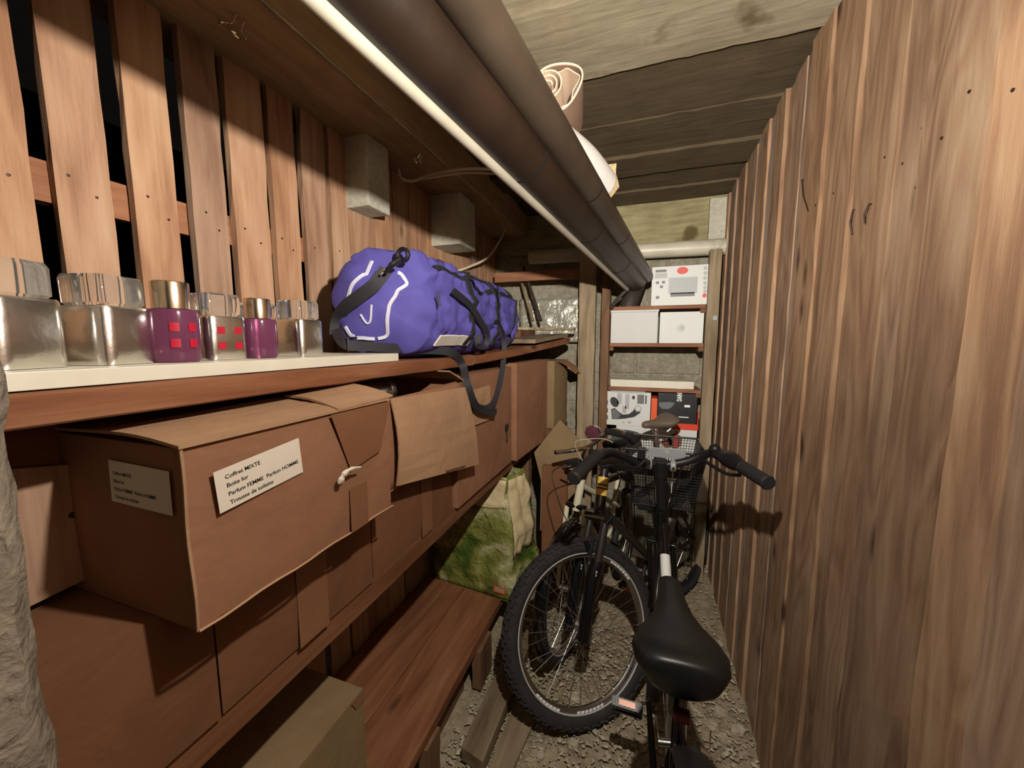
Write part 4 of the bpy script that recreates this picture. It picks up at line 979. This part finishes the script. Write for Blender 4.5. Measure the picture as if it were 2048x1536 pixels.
# ================================================================== bicycles
def wheel(root, name, c, h, up, R, tr, rim_mat='rim', tire='rubber', knobs=0, spokes=28, decals=False):
    c = Vector(c); h = Vector(h).normalized(); up = (Vector(up)-h*Vector(up).dot(h)).normalized(); ax = h.cross(up)
    def cp(a, r, s=0): return c+(h*math.cos(a)+up*math.sin(a))*r+ax*s
    n = 64
    rr = R-2*tr+.004
    def ringprof(prof): return [[cp(2*PI*i/n, r, s) for r, s in prof] for i in range(n)]
    rim = MB().loft(ringprof([(rr+.002, -.012), (rr+.002, .012), (rr-.008, .012), (rr-.018, .004), (rr-.018, -.004), (rr-.008, -.012)]), closed=True).build(name, rim_mat, root, smooth=True, sharp=50)
    prof = [(R-tr+tr*math.cos(b), tr*math.sin(b)) for b in [2*PI*j/14 for j in range(14)]]
    tb = MB().loft(ringprof(prof), closed=True)
    if knobs:
        for i in range(knobs):
            for b, w_ in ((0, .35), (.62, .3), (-.62, .3), (1.1, .25), (-1.1, .25)):
                a = 2*PI*(i+(.5 if abs(b) > .3 and abs(b) < 1 else 0))/knobs; rad = R-tr+tr*math.cos(b)*1.0
                p = cp(a, rad, tr*math.sin(b)); er = (p-cp(a, R-tr)).normalized(); et = (cp(a+.01, R)-cp(a-.01, R)).normalized(); es = er.cross(et)
                tb.obox(p+er*.001, et*(PI*R/knobs*.62), es*tr*w_*.62, er*.0045)
    tb.build('tire', tire, rim, smooth=True, sharp=50)
    MB().lathe(c, [(.0001, -.048), (.006, -.048), (.006, -.034), (.022, -.032), (.022, -.027), (.012, -.022), (.012, .022), (.022, .027), (.022, .032), (.006, .034), (.006, .048), (.0001, .048)], 16, ax).build('hub', 'black_matte' if rim_mat == 'rim_black' else 'steel', rim, smooth=True)
    for i in range(spokes):
        a = 2*PI*i/spokes; sg = 1 if i % 2 else -1
        MB().tube([cp(a+sg*(.5 if i % 4 < 2 else -.5), .021, sg*.028), cp(a, rr-.016, 0)], .0011, 5).build('spoke', 'steel', rim)
    for s_ in (-1, 1):
        MB().tube([cp(2*PI*i/n, rr+.001, s_*(.0125 if tr < .025 else .0175)) for i in range(n)], .0030, 6, closed=True).build('rim_edge', 'rim_bright' if rim_mat == 'rim' else 'rim_black', rim, smooth=True)
    if decals:
        for s_ in (-1, 1):
            for a0 in decals:
                for k in range(7):
                    a = a0+k*.062
                    mb = MB(); mb.loft([[cp(a+q_*.046, rr+.001, s_*.0125), cp(a+q_*.046+.01, rr-.009, s_*.0125), cp(a+q_*.046+.01, rr-.009, s_*.0132), cp(a+q_*.046, rr+.001, s_*.0132)] for q_ in (0, .5, 1)])
                    mb.build('rim_decal', 'decal_white', rim)
    return rim
def tubes(root, name, mat, *segs):
    mb = MB()
    for pts, r in segs: mb.tube(pts, r, 14)
    return mb.build(name, mat, root, smooth=True, sharp=60)
def saddle(root, c, f, up, Ln, W_, mat, thick=.055, rails=True):
    """c = top centre of the rear end, f towards the nose"""
    c = Vector(c); f = Vector(f).normalized(); up = (Vector(up)-f*Vector(up).dot(f)).normalized(); sd = f.cross(up)
    prof = [(0, .55, .004, .8), (.03, .78, .010, .95), (.10, .95, .014, 1), (.2, 1.0, .012, 1), (.32, .92, .006, 1), (.45, .66, .002, .92), (.58, .47, .0, .85), (.72, .37, .002, .8), (.86, .33, .004, .75), (.95, .29, .002, .65), (.99, .18, -.004, .45), (1.0, .05, -.010, .25)]
    rings = []
    for t, w_, dz, th in prof:
        p = c+f*Ln*t+up*dz; hw = W_/2*w_; r = []
        for j in range(28):
            a = 2*PI*j/28; ca, sa = math.cos(a), math.sin(a)
            if sa >= 0: q_ = V(0, 0, 0)+sd*hw*math.copysign(abs(ca)**.7, ca)+up*(-thick*th*.42+thick*th*.42*sa**.75)
            else: q_ = sd*hw*math.copysign(abs(ca)**.75, ca)*.97+up*(-thick*th*.42+thick*th*.58*sa)
            r.append(p+q_)
        rings.append(r)
    s_ = MB().loft(rings).build('saddle', mat, root, smooth=True, sharp=70)
    for k in (-1, 1):
        MB().tube([c+f*Ln*.12+sd*k*.03-up*thick*.75, c+f*Ln*.3+sd*k*.022-up*(thick+.02), c+f*Ln*.6+sd*k*.02-up*(thick+.015), c+f*Ln*.82+sd*k*.012-up*thick*.5], .0035, 6).build('rail', 'steel', s_)
    return s_
def pedal(root, c, ax, f, mat='black_plastic'):
    c = Vector(c); ax = Vector(ax).normalized(); f = Vector(f).normalized(); n = ax.cross(f)
    mb = MB(); mb.obox(c+f*.033, ax*.045, f*.007, n*.012); mb.obox(c-f*.033, ax*.045, f*.007, n*.012); mb.obox(c+ax*.04, ax*.006, f*.04, n*.010); mb.obox(c-ax*.04, ax*.006, f*.04, n*.010); mb.obox(c, ax*.045, f*.009, n*.009)
    for k in range(7):
        mb.obox(c+f*.041+ax*(-.039+k*.013), ax*.0035, f*.003, n*.012); mb.obox(c-f*.041+ax*(-.039+k*.013), ax*.0035, f*.003, n*.012)
    p = mb.build('pedal', mat, root)
    for s_ in (-1, 1):
        MB().obox(c+f*s_*.0445+n*.0, ax*.024, f*.0016, n*.0075).build('pedal_reflector', 'orange_reflector', p)
    return p
# ------------------------------------------------------------------ near city bicycle
rh = V(.122, .545, .335); fh = V(.120, 1.625, .335)
b1k = empty('bicycle', (.12, 1.08, 0), 'black city bicycle with a wire basket and a wide padded saddle', 'bicycle', 'bicycles in the cellar')
fd = V(.16, .987, 0).normalized()
wheel(b1k, 'rear_wheel', rh, (0, 1, 0), (0, 0, 1), .335, .020, 'rim_black', knobs=0, spokes=28)
wheel(b1k, 'front_wheel', fh, fd, (0, 0, 1), .335, .020, 'rim_black', knobs=0, spokes=28)
bb = V(.118, .975, .29); stt = V(.098, .845, .70); hb = V(.095, 1.545, .665); ht = V(.089, 1.500, .815); cen = P(1322, 928, y=1.447)
tubes(b1k, 'frame', 'black_paint', ([bb, stt], .024), ([hb-V(0, .01, -.03), bb+V(0, .02, .02)], .019), ([hb+V(0, -.02, .10), V(.11, 1.2, .52), V(.112, .93, .43)], .016), ([hb, ht], .023),
      ([stt-V(0, 0, .06), rh+V(-.055, 0, 0)], .008), ([stt-V(0, 0, .06), rh+V(.055, 0, 0)], .008), ([bb, rh+V(-.055, 0, 0)], .010), ([bb, rh+V(.055, 0, 0)], .010), ([bb-V(.034, 0, 0), bb+V(.034, 0, 0)], .021))
dt0 = hb+V(0, -.02, .10); dt1 = V(.11, 1.2, .52)
MB().tube([dt0.lerp(dt1, .36), dt0.lerp(dt1, .64)], .0172, 20).build('white_sticker', 'decal_white', b1k, smooth=True)
sx = fd.cross(V(0, 0, 1))
tubes(b1k, 'fork', 'black_paint', ([hb, hb+V(0, .015, -.03)], .021), ([hb+V(0, .012, -.02)-sx*.045, fh-sx*.05], .011), ([hb+V(0, .012, -.02)+sx*.045, fh+sx*.05], .011), ([hb+V(0, .012, -.02)-sx*.05, hb+V(0, .012, -.02)+sx*.05], .013))
tubes(b1k, 'stem', 'black_matte', ([ht, ht.lerp(cen, .85)], [.021, .021]), ([ht.lerp(cen, .75), cen+V(0, .0, .012)], .024))
MB().lathe(ht, [(.025, -.012), (.028, -.004), (.026, .004), (.021, .012)], 20, (ht-hb)).build('headset', 'black_paint', b1k, smooth=True)
for s_ in (-1, 1):
    MB().lathe(cen+V(s_*.040, .0, -.002), [(.0195, -.009), (.0215, -.007), (.0215, .007), (.0195, .009)], 16, (1, 0, 0)).build('bar_clamp', 'plate_grey', b1k, smooth=True)
    MB().lathe(cen+V(s_*.040, -.020, -.004), [(.005, .0), (.005, .005), (.0001, .005)], 8, (0, -1, 0)).build('clamp_bolt', 'chrome', b1k, smooth=True)
lp = [cen+V(-.02, 0, 0), P(1276, 924, y=1.42), P(1248, 914, y=1.38), P(1218, 904, y=1.30), P(1190, 917, y=1.20), P(1147, 955, y=1.045)]
rp = [cen+V(.02, 0, 0), P(1372, 923, y=1.45), P(1406, 910, y=1.44), P(1438, 905, y=1.39), P(1475, 928, y=1.29), P(1536, 966, y=1.165)]
hbp = smoothpath(lp[::-1]+rp, 8)
tubes(b1k, 'handlebar', 'black_matte', (hbp, .0145))
def grip(root, a, b, r=.0195, mat='grip'):
    a = Vector(a); b = Vector(b); L_ = (b-a).length; pf = [(r*.8, 0), (r*1.05, .004)]
    k = int(L_/.008)
    for i in range(k): pf += [(r, .006+i*.008), (r*.94, .010+i*.008)]
    pf += [(r*1.08, L_-.006), (r*.9, L_), (.0001, L_)]
    return MB().lathe(a, pf, 16, b-a).build('grip', mat, root, smooth=True, sharp=60)
grip(b1k, P(1196, 909, y=1.215), P(1146, 958, y=1.04)); grip(b1k, P(1484, 934, y=1.265), P(1538, 967, y=1.16))
MB().tube(smoothpath([P(1432, 908, y=1.39), P(1450, 915, y=1.35), P(1465, 922, y=1.31), P(1484, 934, y=1.265)], 4), [.016, .017, .018, .020, .024, .026, .027, .027, .027, .025, .022, .020, .019], 14).build('shifter', 'black_plastic', b1k, smooth=True)
MB().tube(smoothpath([P(1405, 913, y=1.43)+V(0, 0, -.01), P(1430, 935, y=1.38), P(1455, 948, y=1.34), P(1480, 950, y=1.30)], 4), .006, 8).build('brake_lever', 'black_plastic', b1k, smooth=True)
MB().tube(smoothpath([P(1290, 920, y=1.40), P(1270, 935, y=1.38), P(1235, 930, y=1.32), P(1205, 935, y=1.2)], 4), .006, 8).build('brake_lever', 'black_plastic', b1k, smooth=True)
bl = P(1430, 893, y=1.40)
MB().lathe(bl+V(0, 0, -.014), [(.0001, 0), (.018, .0), (.019, .006), (.016, .016), (.009, .022), (.0001, .024)], 18, (0, -.3, 1)).build('bell', 'black_plastic', b1k, smooth=True)
MB().obox(P(1283, 908, y=1.41)+V(0, 0, .004), V(.014, 0, 0), V(0, .016, 0), V(0, 0, .020)).build('lamp_bracket', 'black_plastic', b1k, bevel=.004)
# basket: wire mesh
bk_ = MB(); bt = [V(-.055, 1.56, 1.02), V(.245, 1.56, 1.02), V(.235, 1.82, 1.02), V(-.045, 1.82, 1.02)]; bo = [V(-.020, 1.585, .785), V(.205, 1.585, .785), V(.20, 1.78, .785), V(-.015, 1.78, .785)]
def wire(a, b, r=.0012): bk_.tube([a, b], r, 4, caps=False)
for i in range(4):
    a0, a1, c0_, c1_ = bt[i], bt[(i+1) % 4], bo[i], bo[(i+1) % 4]
    for k in range(25): wire(a0.lerp(a1, k/24), c0_.lerp(c1_, k/24))
    for k in range(1, 20): wire(a0.lerp(c0_, k/20), a1.lerp(c1_, k/20))
for k in range(21): wire(bo[0].lerp(bo[1], k/20), bo[3].lerp(bo[2], k/20))
for k in range(17): wire(bo[0].lerp(bo[3], k/16), bo[1].lerp(bo[2], k/16))
bk_.tube(bt, .005, 8, closed=True); bk_.tube(bo, .004, 8, closed=True)
bsk = bk_.build('basket', 'black_matte', b1k, label='black wire mesh front basket')
pl0 = P(1297, 894, y=1.545); pl1 = P(1371, 920, y=1.545)
MB().box((pl0.x, 1.545, pl1.z), (pl1.x, 1.551, pl0.z)).build('basket_plate', 'plate_grey', bsk, bevel=.002)
MB().lathe(((pl0.x+pl1.x)/2, 1.5445, (pl0.z+pl1.z)/2+.006), [(.008, 0), (.008, .0015), (.0001, .0015)], 8, (0, -1, 0)).build('plate_emblem', 'grey_light', bsk)
for s_ in (-1, 1): tubes(b1k, 'basket_stay', 'steel', ([V(.095+s_*.03, 1.56, .95), V(.093+s_*.028, 1.53, .87), ht+V(s_*.02, .01, .0)], .003))
MB().obox(P(1289, 1010, y=1.52), V(.026, 0, 0), V(0, .02, 0), V(0, 0, .016)).build('front_light', 'black_plastic', b1k, bevel=.006)
# fender, brake, crank
def arc(c, h, R_, a0, a1, w_, mat, name, root, up=(0, 0, 1)):
    c = Vector(c); h = Vector(h).normalized(); up = Vector(up); ax = h.cross(up); rings = []
    for a in rng(a0, a1, 28):
        e = h*math.cos(a)+up*math.sin(a)
        rings.append([c+e*(R_-.010)-ax*w_, c+e*R_-ax*w_*.7, c+e*(R_+.006), c+e*R_+ax*w_*.7, c+e*(R_-.010)+ax*w_, c+e*(R_-.002)])
    return MB().loft(rings).build(name, mat, root, smooth=True, sharp=70)
arc(rh, (0, 1, 0), .360, -.1, 2.9, .038, 'black_matte', 'rear_fender', b1k)
arc(fh, fd, .360, .5, 2.6, .026, 'black_paint', 'front_fender', b1k)
for s_, pz in ((-1, (1318, 1484, 1353, 1488)), (1, (1398, 1500, 1418, 1512))):
    a = P(pz[0], pz[1], y=.80); b = P(pz[2], pz[3], y=.80)
    MB().tube([a, b], [.009, .008], 10).build('brake_arm', 'silver', b1k, smooth=True)
    MB().tube([a if s_ < 0 else b, (a if s_ < 0 else b)+V(s_*.006, .03, .03)], .0015, 5).build('brake_cable', 'steel', b1k)
MB().lathe((.090, .80, .775), [(.014, -.11), (.014, .0), (.018, .004), (.018, .012)], 16).build('seat_post', 'black_paint', b1k, smooth=True)
saddle(b1k, (.096, .742, .818), (-.02, 1, -.03), (0, 0, 1), .335, .192, 'saddle_skin', .085)
MB().obox((.10, .770, .69), V(.016, 0, 0), V(0, .008, 0), V(0, 0, .012)).build('rear_reflector', 'dark_red', b1k, bevel=.004)
MB().lathe(bb+V(.055, 0, 0), [(.085, -.002), (.088, 0), (.085, .002), (.0001, .003)], 36, (1, 0, 0)).build('chainring', 'black_matte', b1k, smooth=True)
pc = P(1254, 1415, y=1.135); pa_ = P(1296, 1405, y=1.12)
tubes(b1k, 'crank_arm', 'black_matte', ([bb+V(-.05, 0, 0), V(pa_.x+.002, pa_.y, pa_.z)], [.010, .008])); 
tubes(b1k, 'crank_arm', 'black_matte', ([bb+V(.07, 0, 0), bb+V(.08, -.15, -.02)], [.010, .008]))
MB().tube([pc, V(pa_.x, pa_.y, pa_.z)], .005, 8).build('pedal_axle', 'steel', b1k, smooth=True)
pedal(b1k, pc, V(1, -.02, 0), V(0, .55, -.83)); pedal(b1k, bb+V(.14, -.15, -.02), V(1, 0, 0), V(0, 1, 0))
tubes(b1k, 'cable', 'black_plastic', (smoothpath([P(1300, 925, y=1.42), P(1290, 960, y=1.45), P(1300, 1000, y=1.50), hb+V(-.02, -.02, 0)], 6), .0025), (smoothpath([P(1365, 930, y=1.42), P(1350, 975, y=1.44), P(1335, 1010, y=1.48), hb+V(.02, -.02, 0)], 6), .0025))
# ------------------------------------------------------------------ mountain bicycle, leaning left
h2 = V(.7517, .6595, 0); s2 = V(-.6595, .7517, 0); ph = math.radians(16.9); up2 = V(0, 0, 1)*math.cos(ph)+s2*math.sin(ph)
c2 = V(-.123, 1.322, 0)+up2*.332; c2.z += .006
b2k = empty('bicycle', (-.02, 1.75, 0), 'dark mountain bicycle with a suspension fork leaning towards the rack', 'bicycle', 'bicycles in the cellar')
wheel(b2k, 'front_wheel', c2, h2, up2, .334, .029, 'rim', 'tire_dust', knobs=54, spokes=32, decals=[-2.55, -1.85, .5])
ax2 = h2.cross(up2)
sa2 = (up2*math.cos(.34)+h2*math.sin(.34)).normalized()
cr2 = c2+sa2*.425+h2*.0; hb2 = cr2+sa2*.02; ht2 = cr2+sa2*.175; bc2 = cr2+sa2*.235-h2*.02
for s_ in (-1, 1):
    a = c2+ax2*s_*.055-h2*.03; t_ = cr2+ax2*s_*.055
    f_ = MB().tube([a-sa2*.015, a+sa2*.20, a.lerp(t_, .62)], [.022, .026, .028], 14).build('fork_slider', 'black_paint', b2k, smooth=True)
    MB().tube([a.lerp(t_, .60), t_], .017, 14).build('fork_stanchion', 'frame_dark', b2k, smooth=True)
    if s_ < 0 or s_ > 0:
        p = a.lerp(t_, .52)+(CAM-a).normalized()*.029
        ee = ax2 if ax2.x > 0 else -ax2
        MB().obox(p, ee*.010, (CAM-p).normalized()*.0006, sa2*.004).build('fork_decal', 'decal_white', f_); MB().obox(p-sa2*.012, ee*.008, (CAM-p).normalized()*.0006, sa2*.004).build('fork_decal', 'decal_white', f_)
MB().tube([c2+sa2*.30-ax2*.055-h2*.05, c2+sa2*.335-ax2*.03-h2*.06, c2+sa2*.335+ax2*.03-h2*.06, c2+sa2*.30+ax2*.055-h2*.05], .011, 10).build('fork_arch', 'black_paint', b2k, smooth=True)
MB().tube([cr2-ax2*.075, cr2+ax2*.075], .022, 14).build('fork_crown', 'black_paint', b2k, smooth=True)
for s_ in (-1, 1):
    MB().tube([c2+sa2*.27+ax2*s_*.05-h2*.05, c2+sa2*.35+ax2*s_*.062-h2*.055, c2+sa2*.38+ax2*s_*.066-h2*.055], .006, 8).build('brake_arm', 'black_matte', b2k, smooth=True)
hd2 = MB().tube([hb2, ht2], .023, 18).build('head_tube', 'black_paint', b2k, smooth=True)
MB().tube([hb2.lerp(ht2, .45), hb2.lerp(ht2, .95)], .0242, 18).build('head_badge', 'decal_yellow', hd2, smooth=True)
for k in (.62, .72): MB().tube([hb2.lerp(ht2, k), hb2.lerp(ht2, k+.035)], .0246, 18).build('badge_stripe', 'ink', hd2, smooth=True)
bb2 = V(.105, 1.985, .30); st2 = V(.088, 2.12, .865); rh2 = V(.262, 2.30, .335); fdir = V(.47, .883, 0).normalized()
tubes(b2k, 'frame', 'frame_dark', ([hb2.lerp(ht2, .15), bb2], .020), ([hb2.lerp(ht2, .85), st2-V(0, 0, .06)], .017), ([bb2, st2], .016), ([st2-V(0, 0, .07), rh2-V(.05, -.02, 0)], .008), ([st2-V(0, 0, .07), rh2+V(.05, -.02, 0)], .008), ([bb2, rh2-V(.05, -.02, 0)], .010), ([bb2, rh2+V(.05, -.02, 0)], .010))
tt0 = hb2.lerp(ht2, .85); tt1 = st2-V(0, 0, .06)
for k in (.10, .24, .40):
    for o_ in (-.006, .006):
        a = tt0.lerp(tt1, k)+V(o_-.004, -.012, .012); b = tt0.lerp(tt1, k+.10)+V(o_-.004, -.012, .012)
        MB().tube([a, b], .003, 6).build('frame_stripe', 'decal_white', b2k)
wheel(b2k, 'rear_wheel', rh2, fdir, V(-.1, .05, 1), .322, .026, 'rim_black', 'tire_dust', knobs=0, spokes=24)
MB().tube([st2, st2+V(-.012, .03, .115)], .0135, 14).build('seat_post', 'chrome', b2k, smooth=True)
saddle(b2k, st2+V(.085, .09, .178), V(-.80, -.60, -.12), V(-.10, -.35, 1), .205, .125, 'saddle_brown', .05)
MB().lathe(bb2+V(.04, -.02, 0), [(.08, -.002), (.083, 0), (.08, .002), (.0001, .003)], 30, (.88, -.47, .1)).build('chainring', 'steel', b2k, smooth=True)
tubes(b2k, 'crank_arm', 'black_matte', ([bb2+V(-.05, .03, 0), bb2+V(-.08, -.08, -.10)], .009)); tubes(b2k, 'crank_arm', 'black_matte', ([bb2+V(.06, -.03, 0), bb2+V(.06, .08, .12)], .009))
pedal(b2k, bb2+V(-.125, -.06, -.10), V(.9, -.45, 0), V(.45, .9, 0))
tubes(b2k, 'stem', 'black_matte', ([ht2, ht2+sa2*.04], .018), ([ht2+sa2*.03, bc2], .016))
bl2 = bc2-ax2*.29 if ax2.x > 0 else bc2+ax2*.29; br2 = bc2*2-bl2
tubes(b2k, 'handlebar', 'black_matte', (smoothpath([bl2, bc2.lerp(bl2, .35)+V(0, 0, .01), bc2, bc2.lerp(br2, .35)+V(0, 0, .01), br2], 6), .012))
el2 = (bl2-bc2).normalized()
grip(b2k, bc2+el2*.17, bl2+el2*.01, .016, 'rubber'); grip(b2k, bc2-el2*.17, br2-el2*.01, .016, 'rubber')
for s_ in (1, -1):
    q_ = bc2+el2*s_*.145
    MB().obox(q_+V(0, 0, -.012), el2*.022, V(.012, .0, -.004), V(0, .0, .018)).build('shifter', 'black_plastic', b2k, bevel=.005)
    MB().tube(smoothpath([q_, q_-h2*.045+V(0, 0, -.01), q_-h2*.055+el2*s_*.05+V(0, 0, -.02), q_-h2*.05+el2*s_*.12+V(0, 0, -.025)], 4), .005, 8).build('brake_lever', 'black_plastic', b2k, smooth=True)
tubes(b2k, 'cable', 'cable', (smoothpath([bc2+el2*.12-h2*.02, P(1150, 886, y=1.72), P(1180, 878, y=1.72), P(1208, 878, y=1.74), P(1226, 885, y=1.75)], 6), .0022))
tubes(b2k, 'cable', 'black_plastic', (smoothpath([bc2+el2*.12-h2*.04, P(1108, 940, y=1.62), P(1112, 985, y=1.58), P(1140, 1050, y=1.56), c2+sa2*.38-ax2*.06], 6), .0022), (smoothpath([bc2-el2*.12-h2*.04, P(1240, 960, y=1.5), P(1220, 1010, y=1.52), P(1200, 1060, y=1.5)], 6), .0022))
# ------------------------------------------------------------------ third bicycle behind
b3k = empty('bicycle', (-.18, 1.98, 0), 'old bicycle with a cream fork and chrome headlamp behind the mountain bicycle', 'bicycle', 'bicycles in the cellar')
c3 = V(-.292, 1.645, .300); h3 = V(.20, .98, 0).normalized(); up3 = V(-.04, 0, 1)
wheel(b3k, 'front_wheel', c3, h3, up3, .298, .021, 'rim', 'rubber', knobs=0, spokes=28)
ax3 = h3.cross(V(0, 0, 1)); cr3 = V(-.282, 1.765, .655); ht3 = V(-.262, 1.80, .80)
for s_ in (-1, 1):
    MB().tube([cr3+ax3*s_*.045, c3+ax3*s_*.05+V(0, .03, .12), c3+ax3*s_*.05], [.013, .010, .008], 12).build('fork_blade', 'cream_paint', b3k, smooth=True)
MB().tube([cr3-V(0, 0, .02), ht3-V(0, .0, .02)], .019, 16).build('head_tube', 'cream_paint', b3k, smooth=True)
MB().tube([cr3-ax3*.05, cr3+ax3*.05], .014, 12).build('fork_crown', 'black_paint', b3k, smooth=True)
arc(c3, h3, .318, 1.2, 3.6, .026, 'black_paint', 'front_fender', b3k, up3)
MB().tube([ht3-V(0, .0, .02), V(-.235, 1.83, .93)], .012, 12).build('stem', 'chrome', b3k, smooth=True)
rh3 = V(-.075, 2.36, .27); bb3 = V(-.155, 2.04, .27); st3 = V(-.105, 2.15, .72)
tubes(b3k, 'frame', 'cream_paint', ([cr3+V(0, .02, .02), bb3], .016), ([ht3-V(0, 0, .05), st3-V(0, 0, .2)], .014), ([bb3, st3], .014), ([st3-V(0, 0, .1), rh3], .008), ([bb3, rh3], .009))
wheel(b3k, 'rear_wheel', rh3, V(.16, .987, 0), V(-.03, 0, 1), .268, .020, 'rim', 'rubber', knobs=0, spokes=24)
hc3 = V(-.235, 1.83, .94)
tubes(b3k, 'handlebar', 'chrome', (smoothpath([P(1252, 868, y=1.70), P(1222, 862, y=1.80), hc3, P(1150, 900, y=1.86), P(1110, 905, y=1.80)], 6), .011))
grip(b3k, P(1212, 862, y=1.80), P(1264, 873, y=1.68), .015, 'rubber')
hl3 = P(1186, 866, y=1.80)
MB().lathe(hl3, [(.0001, .045), (.018, .042), (.030, .030), (.036, .012), (.037, .0)], 20, (.2, .9, .1)).build('headlamp', 'chrome', b3k, smooth=True)
MB().lathe(hl3, [(.037, .0), (.034, -.008), (.02, -.014), (.0001, -.016)], 20, (.2, .9, .1)).build('headlamp_lens', 'headlight_glass', b3k, smooth=True)
MB().lathe(hl3, [(.036, -.006), (.040, -.004), (.040, .004), (.036, .006)], 20, (.2, .9, .1)).build('lamp_rim', 'chrome', b3k, smooth=True)
tubes(b3k, 'lamp_bracket', 'chrome', ([hl3+V(.01, .03, -.02), V(-.235, 1.83, .90)], .006))
MB().tube([st3, st3+V(0, .01, .14)], .012, 10).build('seat_post', 'chrome', b3k, smooth=True)
saddle(b3k, st3+V(.06, .12, .205), V(-.5, -.86, -.05), V(0, 0, 1), .27, .17, 'saddle_skin', .065)
